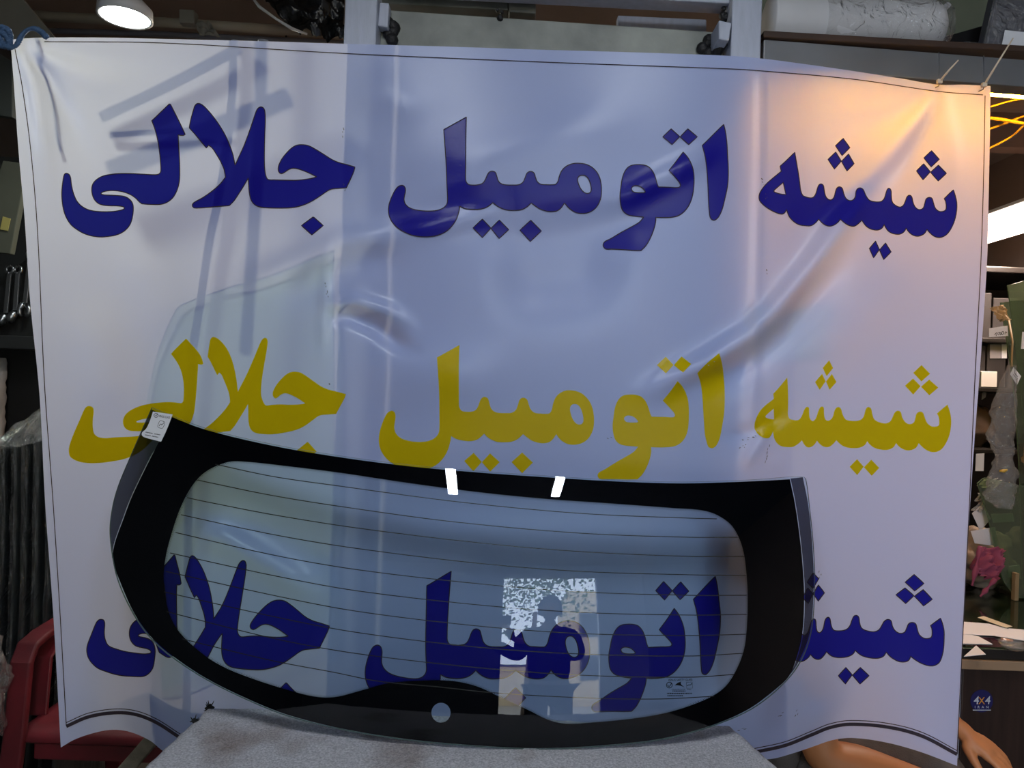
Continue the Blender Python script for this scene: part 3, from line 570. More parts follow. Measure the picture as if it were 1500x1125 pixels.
# sticker in the upper left corner (its square code is left out)
st = PX(); st.add(*fill([crom([(224,603,1),(253,607,1),(244,630),(236,647,1),(220,643),(209,639),(208,634),(214,628),(219,618)], 4)], 6), m=0)
raw_st = st.build('sticker', glass_Y, -0.0006, [M['paper']], rear, True)
ik = PX()
cc = (228.5, 608.5); ring_ = lambda c, r, n=20: [(c[0] + r * math.cos(2*math.pi*i/n), c[1] + r * math.sin(2*math.pi*i/n)) for i in range(n + 1)]
ik.line(ring_(cc, 3.0), 0.7); ik.line([(227, 608), (228.3, 610), (231, 606)], 0.8)
ik.add(*text_px('VENUS GLASS', (240.5, 612.0), 4.4, 9, 0.05, 0.62))
ik.line(crom([(235,616),(240,617.5),(241.5,619),(239,626),(237,627.5),(232,626),(231,624),(233.5,617.5),(235,616)], 3, False), 0.6)
ik.line(crom([(233,624),(235.5,621),(237,622.5),(240,619)], 4, False), 0.8)
for a, b in (((213.5,633),(224,635)), ((226,635.5),(235,637)), ((212.5,637),(221,638.6)), ((222.5,638.8),(232,640.6))):
    n_ = 7
    for i in range(n_):
        p = np.array(a) + (np.array(b) - a) * i / n_; q = np.array(a) + (np.array(b) - a) * (i + .7) / n_; ik.line([p, q], 1.3)
raw_ink = ik.build('print', glass_Y, -0.0009, [M['ink']], raw_st)
# safety mark etched at the lower right
sm_ = PX()
sm_.add(*text_px('VENUS SAFETY GLASS', (996.5, 997.5), 4.8, -1, 0.05, 0.76))
sm_.line(ring_((980.5, 1003.5), 4.2), 1.0); sm_.line(crom([(978,1003),(980,1006),(984,1000)], 2, False), 1.1)
sm_.poly([(988,1004),(993,1000),(998,998.3),(997,1000.5),(998,1003),(1003,1007),(997,1004.5),(992,1003.8)][::-1])
sm_.line([(1005.5,999.5),(1014,999),(1014.5,1008),(1005.8,1008.3),(1005.5,999.5)], 0.5); sm_.line(crom([(1006.5,1005),(1009,1003),(1011,1003.5),(1014,1000.5)], 3, False), 0.9)
for y, xa, xb, wd in ((1009.6, 984, 1004, 0.9), (1012.3, 985, 1004, 1.5), (1015.8, 977, 1014, 1.7), (1019.2, 977.5, 1001, 1.5), (1010.3, 1007, 1013, 1.0)):
    x = xa; rnd = random.Random(int(y * 10))
    while x < xb:
        l = rnd.uniform(0.8, 2.4); sm_.line([(x, y), (min(x + l, xb), y - .03 * l)], wd); x += l + 0.7
sm_.build('safety_mark', glass_Y, -0.0005, [M['ink']], rear)
# ------------------------------------------------------------------ lamps (each with its own light)
M['housing'] = mat('white lamp housing', lin(210, 212, 214), 0.4)
M['steel_dark'] = mat('dark steel', lin(52, 52, 54), 0.5, 0.5, var=0.2)
def batten(name, lo, hi, axis, energy, col, es, label, down=True, rod=True, frac=0.45):
    """hanging batten lamp: housing, glowing tube, two rods"""
    lo = Vector(lo); hi = Vector(hi); c = (lo + hi) / 2
    t = thing(name, label, 'lamp', (c.x, c.y, lo.z))
    hz = lo.z + (hi.z - lo.z) * frac
    bev(MB().box((lo.x, lo.y, hz), tuple(hi)).build('housing', M['housing'], t))
    e = 0.004
    bev(MB().box((lo.x + e, lo.y + e, lo.z), (hi.x - e, hi.y - e, hz - 0.001)).build('diffuser', glow(name + ' glow', col, es), t), 0.008)
    if rod:
        for s in (.2, .8):
            p = Vector((lo.x + (hi.x - lo.x) * (s if axis == 'X' else .5), lo.y + (hi.y - lo.y) * (s if axis == 'Y' else .5), hi.z))
            MB().tube([p, (p.x, p.y, ZC - (0.02 if p.y < 1.75 else 0))], 0.004, 8).build('hanging_rod', M['steel_dark'], t)
    l = light(name + '_light', 'AREA', (c.x, c.y, lo.z - 0.012), energy, col[:3], hi.x - lo.x, hi.y - lo.y)
    l.parent = t; l.location = Vector((c.x, c.y, lo.z - 0.012)) - WL[t]
    return t
COOL = (0.86, 0.92, 1.0, 1)
batten('ceiling_lamp', (-0.41, -0.27, 2.72), (-0.335, 0.32, 2.78), 'Y', E_FRONT, COOL, 6, 'white ceiling lamp mirrored as the left bright bar on the black border')
batten('ceiling_lamp', (0.41, -0.27, 2.72), (0.485, 0.32, 2.78), 'Y', E_FRONT, COOL, 6, 'white ceiling lamp mirrored as the right bright bar on the black border')
# round downlight behind the banner, upper left
lp = P(183, 26, 2.15)
dl = thing('downlight', 'bright round white downlight hanging above the upper left banner edge', 'lamp', lp)
MB().rev([(0.0, 0.05), (0.05, 0.05), (0.072, 0.028), (0.074, 0.0), (0.066, 0.0), (0.066, 0.008), (0.0, 0.008)], lp, n=40).build('housing', M['housing'], dl)
MB().rev([(0.0655, 0.0065), (0.0655, 0.001), (0.03, 0.001), (0.026, 0.003), (0.026, 0.0065)], lp, n=40).build('light_ring', glow('cold led ring', (0.93, 1.0, 0.95, 1), 40), dl)
MB().rev([(0.0255, 0.0065), (0.0255, 0.0035), (0.0, 0.0035)], lp, n=24).build('lens_cap', glow('led centre', (0.93, 1, 0.93, 1), 5), dl)
MB().tube([lp + Vector((0, 0, 0.05)), (lp.x, lp.y, ZC)], 0.006, 8).build('hanging_rod', M['steel_dark'], dl)
l = light('downlight_light', 'AREA', lp, E_DOWN, (0.93, 1.0, 0.96), 0.13, target=lp + Vector((0.0, 0, -1))); l.parent = dl; l.location = (0, 0, -0.006)
# back room lamps
wl = thing('work_lamp', 'round hanging lamp added unseen to backlight the left half of the banner', 'lamp', (-0.95, 3.0, 2.25))  # added unseen lamp: backlights the banner and throws the pipe shadows
MB().rev([(0.0, .13), (.02, .13), (.03, .09), (.11, .0), (.105, .0), (.025, .085), (0, .085)], (-.95, 3.0, 2.25), n=32).build('shade', M['housing'], wl)
MB().rev([(.045*math.sin(a), .04 - .045*math.cos(a)) for a in [i*math.pi/10 for i in range(11)]], (-.95, 3.0, 2.25), n=24).build('bulb', glow('white bulb', (.95, .98, 1, 1), 12), wl)
MB().tube([(-.95, 3.0, 2.38), (-.95, 3.0, ZC)], .004, 8).build('cord', M['steel_dark'], wl)
l = light('work_lamp_light', 'AREA', (0, 0, 0), E_BACKL, (1.0, 0.93, 0.76), 0.11, target=(0.25, -1.35, -0.62)); l.parent = wl; l.location = (0, -.04, -.03)
pa = P(1452, 310, 3.0)
batten('batten_lamp', (1.99, 2.55, pa.z - 0.055), (2.11, 4.1, pa.z + 0.05), 'Y', E_BACKR, (1.0, 0.76, 0.62, 1), 9, 'wide white batten lamp seen beside the upper right banner edge', frac=0.85)
pb = P(1470, 407, 4.6)
batten('tube_lamp', (2.2, 4.6, pb.z - 0.012), (2.98, 4.64, pb.z + 0.014), 'X', 3, (1.0, 0.96, 0.95, 1), 6, 'thin distant tube lamp below the wide batten lamp', rod=True)
# ------------------------------------------------------------------ white steel frame behind the banner
M['frame'] = mat('white painted steel', lin(168, 174, 190), 0.45, var=0.08, vscale=14, stretch=(6, 6, 1), bump=0.05)
M['frame_old'] = mat('yellowed white painted steel', lin(150, 154, 146), 0.5, var=0.0, col2=lin(98, 101, 97), vscale=7, bump=0.08)
M['grime'] = mat('black grease', lin(20, 20, 22), 0.6, bump=0.5, bscale=90)
FY = 1.625
fr = thing('steel_frame', 'white painted steel door frame standing directly behind the banner', 'frame', P(810, 1120, FY + .05))
fr.location.z = 0; WL[fr].z = 0
def up_post(pxl, pxr, py, Y0, depth):
    a = P(pxl, py, Y0); b = P(pxr, py, Y0)
    return bev(MB().box((a.x, Y0, 0), (b.x, Y0 + depth, ZC - 0.0)).build('post', M['frame'], fr), 0.003)
up_post(504, 551, 40, FY + 0.02, 0.06); up_post(1071, 1115, 60, FY + 0.005, 0.06)
def beam(q, Y0, dep, m, name='crossbar'): return bev(MB().pxbox(q, Y0, Y0 + dep).build(name, M[m], fr), 0.003)
beam([(551,79),(1071,92),(1071,32+16),(551,13)], FY + 0.075, 0.05, 'frame_old')
beam([(551,4),(745,15),(745,-6),(551,-20)], FY + 0.11, 0.05, 'frame_old')
beam([(745,17),(785,20),(785,-6),(745,-9)], FY + 0.10, 0.04, 'frame_old', 'spacer')
beam([(551,-22),(1071,5),(1071,-36),(551,-60)], FY + 0.03, 0.05, 'frame')
beam([(905,41),(1035,47),(1035,28),(905,22)], FY + 0.2, 0.03, 'frame', 'crossbar')
br_ = beam([(1053,57),(1068,60),(1072,33),(1053,29)], FY - 0.005, 0.075, 'frame', 'hinge_block')
beam([(553,38),(568,40),(570,4),(556,3)], FY + 0.04, 0.03, 'frame', 'hinge_plate')
def blob(c, r, n, seed, name='grease', parent=fr):
    rnd = random.Random(seed); mb = MB()
    for _ in range(n):
        d = Vector((rnd.uniform(-1, 1), rnd.uniform(-.3, .3), rnd.uniform(-1.6, 1.6))) * r * .6; q = r * rnd.uniform(.35, .7)
        mb.rev([(q * math.sin(a), -q * math.cos(a)) for a in [i * math.pi / 6 for i in range(7)]], c + d, n=10)
    mb.build(name, M['grime'], parent)
blob(P(573, 46, FY + 0.07), 0.022, 8, 3); blob(P(1036, 66, FY + 0.07), 0.02, 7, 5); blob(P(1064, 22, FY + 0.05), 0.014, 6, 8)
blob(P(733, 21, FY + 0.075), 0.012, 4, 9)
MB().tube([P(1046, 84, FY + .06), P(1060, 62, FY + .03)], 0.011, 12).build('hinge_pin', M['grime'], fr)
a = P(560, 84, FY + 0.08); b = P(1064, 84, FY + 0.08)
bev(MB().box((a.x, FY + 0.08, 0.25), (b.x, FY + 0.11, P(800, 78, FY + .08).z)).build('door_panel', M['frame'], fr), 0.003)
# ------------------------------------------------------------------ shelf, beam and what lies on it (upper right)
M['angle'] = mat('galvanised steel angle', lin(118, 120, 124), 0.45, 0.3, var=0.15, vscale=6)
M['shelf'] = mat('dark brown board', lin(62, 44, 34), 0.7, var=0.25, vscale=4, stretch=(1, 10, 10))
def hrail(name, p0, p1, Y0, Y1, h, dep, m, parent=None, label=None, cat=None):
    """bar along a photo line p0-p1 (its top edge) running from depth Y0 to Y1"""
    a = P(p0[0], p0[1], Y0); b = P(p1[0], p1[1], Y1); d = Vector((0, dep, 0)); z = Vector((0, 0, h))
    o = bev(MB().hexa([a - z, b - z, b - z + d, a - z + d], [a, b, b + d, a + d]).build(name, m, parent), 0.003)
    return tag(o, label, cat) if parent is None else o
PXR = 1720
hb = lambda y0, y1, x: y0 + (y1 - y0) * (x - 1118) / (1500 - 1118)
beamo = hrail('steel_beam', (1119, hb(57, 87, 1119)), (PXR, hb(57, 87, PXR)), 1.655, 1.76, 0.062, 0.05, M['angle'], None, 'grey steel beam above the upper right edge of the banner', 'beam')
hrail('shelf_board', (1119, hb(44, 66, 1119)), (PXR, hb(44, 66, PXR)), 1.645, 1.75, 0.015, 0.36, M['shelf'], None, 'dark brown shelf board lying on the grey steel beam', 'shelf')
shz = lambda x, dy=0.0: P(x, hb(44, 66, x), 1.645 + .105 * (x - 1119) / (PXR - 1119)).z
# plastic wrapped roll
M['white_pad'] = mat('white foam roll', lin(205, 205, 208), 0.55, var=0.06, vscale=10)
M['film'] = glass_mat('clear crinkled plastic film', (0.93, 0.93, 0.93, 1), 0.12, 1.5, 1.6, bump=1.0, bscale=22, milky=0.10)
M['film_dark'] = glass_mat('smoky crinkled plastic film', (0.74, 0.75, 0.76, 1), 0.15, 1.5, 1.7, bump=1.0, bscale=14, milky=0.06, mcol=(.30, .32, .32, 1))
rl = thing('wrapped_roll', 'white roll in clear plastic film lying on the brown shelf', 'roll', P(1250, 55, 1.80))
zr = shz(1300) + 0.004
def roll(xa, xb, Yc, r, zc, bump, n=60, k=40, seed=0, squash=1.0, cap=True):
    mb = MB(); v = []; f = []
    for i in range(n + 1):
        x = xa + (xb - xa) * i / n
        e = min(1.0, (0.25 + 0.75 * math.sqrt(max(0, 1 - max(0, (x - (xb - r * .7)) / (r * .7)) ** 2)))) if cap else 1
        for j in range(k):
            a = 2 * math.pi * j / k
            rr = r * e + bump * noise.noise(Vector((x * 25 + seed, math.cos(a) * 3, math.sin(a) * 3))) + bump * .6 * abs(noise.noise(Vector((x * 70, a * 6 + seed, 1))))
            v.append((x, Yc + rr * math.cos(a), zc + rr * math.sin(a) * squash))
    for i in range(n):
        for j in range(k): f.append((i*k+j, i*k+(j+1)%k, (i+1)*k+(j+1)%k, (i+1)*k+j))
    f.append(tuple(range(k))[::-1]); f.append(tuple(n*k + j for j in range(k)))
    return mb.add(v, f, True)
ra = P(1126, 20, 1.78).x; rb = P(1388, 25, 1.78).x
roll(ra, rb - 0.01, 1.785, 0.062, zr + 0.070, 0.0015).build('foam_core', M['white_pad'], rl)
roll(ra + 0.12, rb + 0.006, 1.785, 0.066, zr + 0.071, 0.006, seed=5).build('plastic_film', M['film'], rl)
mb = MB()
rim = [Vector((rb - 0.004 + .012 * math.sin(a * .5), 1.785 + .06 * math.cos(a), zr + 0.071 + .06 * math.sin(a))) for a in [-2.2 + i * .25 for i in range(16)]]
mb.tube(rim, 0.007, 8).build('end_rim', M['white_pad'], rl)
# white leftover wrap on the shelf, dark case and leaning package
def crumple(c, sx, sy, sz, m, name, parent=None, seed=0, n=26, amp=0.35):
    v = []; f = []
    for i in range(n + 1):
        th = math.pi * i / n
        for j in range(n):
            a = 2 * math.pi * j / n; d = Vector((math.sin(th) * math.cos(a), math.sin(th) * math.sin(a), math.cos(th)))
            q = 1 + amp * noise.noise(d * 2.3 + Vector((seed, 0, 0))) + amp * .5 * noise.noise(d * 6 + Vector((0, seed, 0)))
            v.append((c[0] + d.x * q * sx, c[1] + d.y * q * sy, max(c[2] + d.z * q * sz, c[2] - sz)))
    for i in range(n):
        for j in range(n): f.append((i*n+j, (i+1)*n+j, (i+1)*n+(j+1)%n, i*n+(j+1)%n))
    return raw(name, v, f, m, parent, True)
p = P(1420, 58, 1.74); tag(crumple((p.x, 1.76, shz(1420) + 0.012), 0.030, 0.03, 0.010, M['film'], 'plastic_scrap', seed=3), 'small crumpled clear plastic scrap lying on the brown shelf', 'plastic')
M['black_plastic'] = mat('black plastic', lin(26, 26, 28), 0.4)
p = P(1400, 60, 1.86)
tag(MB().add([P(1362,60,1.86), P(1446,65,1.88), P(1446,36,1.88)] + [P(1362,60,1.86)+Vector((0,.1,0)), P(1446,65,1.88)+Vector((0,.1,0)), P(1446,36,1.88)+Vector((0,.1,0))], [(0,1,2),(3,5,4),(0,3,4,1),(1,4,5,2),(2,5,3,0)]).build('black_wedge', M['black_plastic']), 'black wedge shaped part lying behind the wrapped roll on the shelf', 'car part')
pk = thing('wrapped_package', 'dark flat package in clear plastic with a white label leaning on the shelf end', 'package', P(1480, 70, 1.80))
M['slate'] = mat('dark blue grey sheet', lin(58, 60, 74), 0.35, var=0.15, vscale=10)
q = [(1444,65),(1530,72),(1552,-14),(1462,-14)]
bev(MB().pxbox(q, 1.785, 1.825).build('sheet', M['slate'], pk), 0.004)
q2 = [(1440,66),(1535,73),(1556,-18),(1459,-18)]
V, T = fill([np.array([np.array(q2[i]) + (np.array(q2[(i+1) % 4]) - np.array(q2[i])) * k / 8. for i in range(4) for k in range(8)])], 8)
fnp = lambda x, y: 1.780 + 0.004 * np.sin(x * .35 + y * .2) * np.cos(y * .3)
raw('plastic_film', ondepth(V, fnp), T, M['film'], pk, True)
PX().poly([(1472,44),(1512,48),(1509,72),(1467,68)][::-1]).build('label', lambda x, y: 1.774 + 0 * x, 0, [M['paper']], pk)
# grey green wall piece behind the shelf
a = P(1118, 60, 2.1); tag(MB().box((0.66, 2.12, P(1118, 66, 2.12).z), (XR, 2.18, ZC)).build('trim_2', M['wall_green']), kind='structure')
# orange strip light under the beam
y0 = P(1500, 141, 1.74); za = P(1450, 139, 1.73).z
sl = thing('strip_light', 'amber strip light fixed under the grey steel beam', 'lamp', (1.0, 1.70, za))
s0 = Vector((0.60, 1.715, P(1118, 111, 1.715).z)); s1 = P(1600, 149, 1.80)
d_ = (s1 - s0).normalized()
mb = MB(); zz = Vector((0, 0, 0.012)); dd = Vector((0, 0.022, 0)); up = Vector((0, 0, 0.013))
mb.hexa([s0 + up, s1 + up, s1 + up + dd, s0 + up + dd], [s0 + up + zz, s1 + up + zz, s1 + up + zz + dd, s0 + up + zz + dd])
M['amber_rail'] = mat('yellow lamp rail', lin(214, 150, 50), 0.4); bev(mb.build('rail', M['amber_rail'], sl), 0.002)
mb = MB(); mb.tube([s0 + Vector((0, .011, .005)), s1 + Vector((0, .011, .005))], 0.0065, 10).build('tube', glow('amber led', (1.0, 0.44, 0.02, 1), E_STRIP), sl)
# cable ties through the banner eyelets
M['tie'] = mat('pale nylon cable tie', lin(214, 196, 170), 0.4)
for (a, b, lab) in ((( 1373,122), (1404,88), 'pale cable tie at the hanging banner corner, left of two'), ((1438,127), (1484,56), 'pale cable tie with a long tail at the outer banner corner')):
    A = P(a[0], a[1], 1.595); B = P(b[0], b[1], 1.56)
    t = thing('cable_tie', lab, 'cable tie', A)
    A2 = P(a[0] + 1, a[1] - 44, 1.652)
    MB().tube([A + Vector((0, .03, -.004)), A + Vector((0, -.006, -.008)), A + Vector((0, -.008, .004)), A2 + Vector((0, -.004, 0))], 0.0009, 8).build('loop', M['angle'], t)
    bev(MB().box(tuple(A + Vector((-.005, -.012, -.004))), tuple(A + Vector((.005, -.004, .005)))).build('lock_head', M['tie'], t), 0.001)
    MB().tube([A + Vector((0, -.009, 0)), (A * .5 + B * .5) + Vector((0, -.006, .002)), B], [0.0024, 0.002, 0.0013], 6).build('tail', M['tie'], t)
# yellow cables beside the banner
M['cable'] = mat('yellow cable', lin(186, 150, 48), 0.5)
for CY_, (pts, r, lab) in zip((1.93, 1.96, 1.99, 1.90), (([(1380,178),(1447,173),(1500,181),(1600,196)], .0045, 'thick yellow cable running level under the strip light'),
                    ([(1390,205),(1452,188),(1500,170),(1560,150)], .0030, 'yellow cable rising to the right across the thick one'),
                    ([(1395,240),(1452,216),(1483,199),(1500,184),(1540,160)], .0026, 'thin yellow cable hanging lowest under the strip light'),
                    ([(1400,170),(1452,156),(1480,148),(1520,141)], .0022, 'thin yellow cable next to the amber tube'))):
    tag(MB().tube([P(x, y, CY_) for i, (x, y) in enumerate(crom(pts, 6, False))], r, 8).build('cable', M['cable']), lab, 'cable', 'yellow cables under the strip light')
# ------------------------------------------------------------------ things close behind the banner that throw shadows on it
M['pipe'] = mat('grey painted pipe', lin(120, 122, 128), 0.5)
st_ = thing('pipe_stand', 'thin grey pipe stand standing behind the left half of the banner', 'stand', P(330, 1120, 1.75))
bp = lambda L, dY=0.035, r=0.009, nm='pipe': MB().tube([P(x, y, float(banner_Y(x, y)) + dY + 0.0003 * i) for i, (x, y) in enumerate(crom(L, 5, False))], r, 10).build(nm, M['pipe'], st_)
bp([(345,60),(343,150),(330,260),(312,350),(300,430),(288,520),(284,700),(282,1000)], 0.036, 0.0085)
bp([(386,60),(384,200),(376,330),(366,480)], 0.10, 0.012)
bp([(168,178),(260,135),(355,86)], 0.06, 0.012, 'brace'); bp([(172,200),(240,196),(330,192)], 0.035, 0.006, 'brace')
bp([(200,250),(290,215),(420,160)], 0.13, 0.02, 'brace')
wr = [(66,58),(78,110),(90,165),(96,205),(101,222)]
tag(MB().tube([P(x, y, float(banner_Y(x, y)) + 0.03) for x, y in crom(wr, 5, False)], 0.0035, 8).build('dangling_rope', M['pipe']), 'grey rope end hanging behind the upper left banner corner', 'cord')
# clear side window glass standing behind the banner
M['pane'] = glass_mat('clear green pane', (0.80, 0.90, 0.84, 1), 0.02, 1.5, 0.8)
pane_c = crom([(216,598,1),(221,565),(234,512),(246,480),(262,448),(272,441),(330,420),(390,400),(440,380),(470,367),(486,362,1),(486,900,1),(240,1010,1),(222,800)], 6)
gp = thing('side_window', 'clear green car side glass standing behind the banner, its outline showing through', 'car window', P(380, 1000, 1.67))
pane_Y = lambda x, y: np.maximum(banner_Y(x, y) + 0.012, 1.612)
slab('glass', pane_c, pane_Y, 0.004, [M['pane'], M['glass_rim']], gp, 14)
sg = P(1165, 485, 1.64)
tag(slab('glass_sample', crom([(1096,447,1),(1231,443,1),(1214,520,1),(1096,528,1)], 6), lambda x, y: banner_Y(x, y) + 0.018, 0.004, [M['pane'], M['glass_rim']], None, 12), 'small clear glass sheet behind the right part of the banner beside the steel post', 'glass sheet')
M['board_black'] = mat('black painted wood', lin(18, 18, 19), 0.7)
bn = thing('bench', 'low black bench behind the banner carrying the clear side glass', 'bench', (-0.6, 1.8, 0))
pz = P(240, 1010, 1.616).z - 0.001
bev(MB().box((-0.755, 1.613, pz - 0.03), (-0.40, 1.96, pz)).build('seat', M['board_black'], bn))
for x in (-0.74, -0.45):
    for y in (1.66, 1.91): MB().box((x, y, 0), (x + .04, y + .04, pz - .031)).build('leg', M['board_black'], bn)
# blue rope at the upper left corner
M['rope'] = mat('blue twisted rope', lin(64, 92, 128), 0.7, var=0.3, vscale=90)
rp = thing('rope', 'blue twisted rope knotted to the upper left banner corner', 'rope', P(20, 60, 1.585))
def strand(pts, Y, r, ph):
    c = crom(pts, 10, False); out = []
    for i, (x, y) in enumerate(c):
        a = i * 0.9 + ph; out.append(P(x, y, Y) + Vector((math.cos(a) * r * .55, math.sin(a) * r * .55, math.sin(a + 1) * r * .4)))
    return out
mb = MB()
for pts, r in (([(-30,52),(0,60),(14,70),(24,66),(32,52),(42,43),(52,42),(62,48),(68,55)], .0055), ([(-30,40),(-4,44),(10,54),(14,66),(6,68),(-10,60)], .006), ([(0,38),(12,44),(15,58),(8,64),(0,56),(2,46),(10,42)], .005)):
    for ph in (0, 2.1, 4.2): mb.tube(strand(pts, 1.583, r, ph), r * .62, 6)
mb.build('knot', M['rope'], rp)
MB().tube([P(-30, 46, 1.583), P(-110, 30, 1.60), (-2.25, 1.64, 2.22)], 0.005, 8).build('lead', M['rope'], rp)
# ------------------------------------------------------------------ left background
M['board'] = mat('black tool board', lin(34, 36, 37), 0.7, var=0.2, vscale=5)
M['chrome'] = mat('chrome vanadium steel', lin(176, 180, 184), 0.28, 1.0)
M['olive'] = mat('olive grey cardboard', lin(84, 86, 74), 0.8, var=0.15, vscale=5)
M['yellow_note'] = mat('yellow note', lin(170, 160, 92), 0.7)
def pxb(name, quad, Y0, Y1, m, parent=None, bw=0.003):
    return bev(MB().pxbox(quad, Y0, Y1).build(name, m, parent), bw)
sh_ = thing('tool_rack', 'black wall rack of tools beside the left banner edge', 'rack', (-1.95, 2.85, 0.0))
a = P(-60, 500, 2.85); b = P(150, 500, 2.85)
bev(MB().box((a.x, 2.86, 0), (b.x, 2.90, 2.2)).build('back_board', M['board'], sh_))
pxb('shelf', [(-60,508),(150,516),(150,496),(-60,489)], 2.62, 2.858, M['board'], sh_)
hk = []
for i, (x0, y0, x1, y1) in enumerate([(15,392,8,466), (27,392,22,462), (45,370,36,452)]):
    lab = ['leftmost chrome wrench on the black rack', 'chrome wrench hanging between two others on the black rack', 'chrome wrench nearest the banner edge on the black rack'][i]
    A = P(x0, y0, 2.82); B = P(x1, y1, 2.82); ax = (B - A).normalized(); sd = ax.cross(Vector((0, 1, 0)))
    t = thing('wrench', lab, 'wrench', B, 'chrome wrenches on the black rack')
    w0 = 0.0085
    mb = MB(); L = (B - A).length
    mb.hexa([A + ax*.02 - sd*w0 + Vector((0,-.004,0)), A + ax*.02 + sd*w0 + Vector((0,-.004,0)), A + ax*.02 + sd*w0 + Vector((0,.004,0)), A + ax*.02 - sd*w0 + Vector((0,.004,0))],
            [B - ax*.02 - sd*w0 + Vector((0,-.004,0)), B - ax*.02 + sd*w0 + Vector((0,-.004,0)), B - ax*.02 + sd*w0 + Vector((0,.004,0)), B - ax*.02 - sd*w0 + Vector((0,.004,0))])
    bev(mb.build('shaft', M['chrome'], t), 0.002)
    ang = math.atan2(ax.z, ax.x)
    mb = MB(); ring = [A + ax*.008 + (ax * math.cos(q) + sd * math.sin(q)) * 0.013 for q in [2*math.pi*k/18 for k in range(19)]]
    mb.tube(ring, 0.0055, 8); mb.build('ring_head', M['chrome'], t)
    if i < 2:
        mb = MB(); tilt = Vector((-.7, 0, -.5)).normalized(); mb.tube([B - ax*.015, B + tilt*.02, B + tilt * .03], [.012, .017, .015], 12); mb.build('socket_head', M['chrome'], t)
    else:
        mb = MB()
        for s in (-1, 1): mb.tube([B - ax*.018 + sd*s*.006, B + sd*s*.019, B + ax*.018 + sd*s*.017, B + ax*.030 + sd*s*.009], [.011, .0095, .008, .005], 8)
        mb.build('open_jaw', M['chrome'], t)
    tag(MB().tube([P(x0, y0 + 1, 2.862), P(x0, y0, 2.80), P(x0, y0 - 4, 2.797)], 0.003, 6).build('hook', M['steel_dark'], sh_))
ol = thing('cardboard_panel', 'olive grey cardboard panel with a yellow note beside the upper left banner edge', 'cardboard', P(15, 370, 2.6))
pxb('panel', [(-40,368),(14,375),(34,330),(38,250),(22,245),(-40,330)][0:0] or [(-40,366),(15,372),(40,240),(4,235)], 2.60, 2.625, M['olive'], ol)
pxb('note', [(0,336),(11,338),(15,320),(4,317)], 2.594, 2.598, M['yellow_note'], ol, 0.0005)
tag(pxb('hanging_strip', [(-30,165),(18,172),(18,90),(-30,60)], 2.5, 2.53, mat('dark grey rubber', lin(58, 62, 60), 0.6)), 'dark grey rubber strip hanging behind the upper left corner', 'rubber')
# white roll
a = P(0, 524, 2.78); M['white_film'] = mat('white plastic wrap', lin(196, 198, 196), 0.45, var=0.1, vscale=20, bump=0.4, bscale=40)
wrl = thing('upright_roll', 'upright roll in white plastic at the left edge of the photo under the tool rack', 'roll', (a.x, 2.78, 0.9))
mb = MB(); prof = [(0.0, 0.0)]
for i in range(30): prof.append((0.052 + 0.004 * math.sin(i * 1.9) * math.sin(i * .7), i / 29 * (a.z - .9)))
prof.append((0.015, a.z - .9)); prof.append((0.0, a.z - .9)); mb.rev(prof, (a.x - 0.035, 2.78, 0.9), n=28); mb.build('roll_body', M['white_film'], wrl)
MB().rev([(0, a.z - .9), (0.012, a.z - .9), (0.012, a.z - .9 + .02), (0, a.z - .9 + .02)], (a.x - 0.035, 2.78, 0.9), n=16).build('core', M['olive'], wrl)
tag(bev(MB().box((-2.2, 2.71, 0), (-1.5, 2.85, 0.9)).build('cabinet', M['board']), 0.004), 'black cabinet standing under the tool rack', 'cabinet')
# black sheets standing in plastic
M['rubber'] = mat('dark car glass', lin(34, 37, 38), 0.22, var=0.3, vscale=4, bump=0.35, bscale=9)
M['rubber2'] = mat('dark plastic sleeve', lin(52, 56, 56), 0.3, var=0.35, vscale=6, bump=0.8, bscale=16, stretch=(1, 1, .25))
def wrapped(px0, px1, ytop, Y0, label, seed, m):
    """one tall dark window standing on the floor in a wrinkled sleeve, seen along its edge"""
    t = thing('wrapped_window_glass', label, 'car window', (P((px0 + px1) / 2, 800, Y0).x, Y0 + .1, 0), 'wrapped dark panes on the left')
    px0, px1 = px0 + 1.5, px1 - 1.5
    top = P(px0, ytop, Y0).z; n = 46; k = 12; v = []; f = []
    for i in range(n + 1):
        s = i / n; z = top * s
        for j in range(k):
            a = 2 * math.pi * j / k; q = abs(noise.noise(Vector((z * 3.2, a, seed)))) * .6 + .62
            hw = (P(px1, 800, Y0).x - P(px0, 800, Y0).x) / 2; cx_ = P((px0 + px1) / 2, 800, Y0).x
            bend = 0.02 * math.sin(z * 2.3) + 0.005 * noise.noise(Vector((z * 5, seed, 2)))
            sh = 1 - max(0, (s - .93) / .07) ** 2 * .8
            v.append((cx_ + bend + hw * q * math.cos(a) * sh, Y0 + 0.15 + (0.16 + .01 * q) * math.sin(a) * sh, z + (0.02 * noise.noise(Vector((a, seed, z * 4))) if 0 < i else 0)))
    for i in range(n):
        for j in range(k): f.append((i*k+j, i*k+(j+1)%k, (i+1)*k+(j+1)%k, (i+1)*k+j))
    f.append(tuple(range(k))[::-1]); f.append(tuple(n*k+j for j in range(k)))
    raw('pane', v, f, m, t, True)
    # loose film sleeve around the upper part
    v2 = [(x + 0.006 * (1 if (ii % k) in (0, 1, 11) else -1 if (ii % k) in (5, 6, 7) else 0) * .5 , y - 0.012 - 0.01 * abs(noise.noise(Vector((x * 30, z * 12, seed)))), z + .004) for ii, (x, y, z) in enumerate(v)]
    raw('film_sleeve', v2[k * (n // 4):], f[:(n - n // 4) * k], M['film_dark'], t, True)
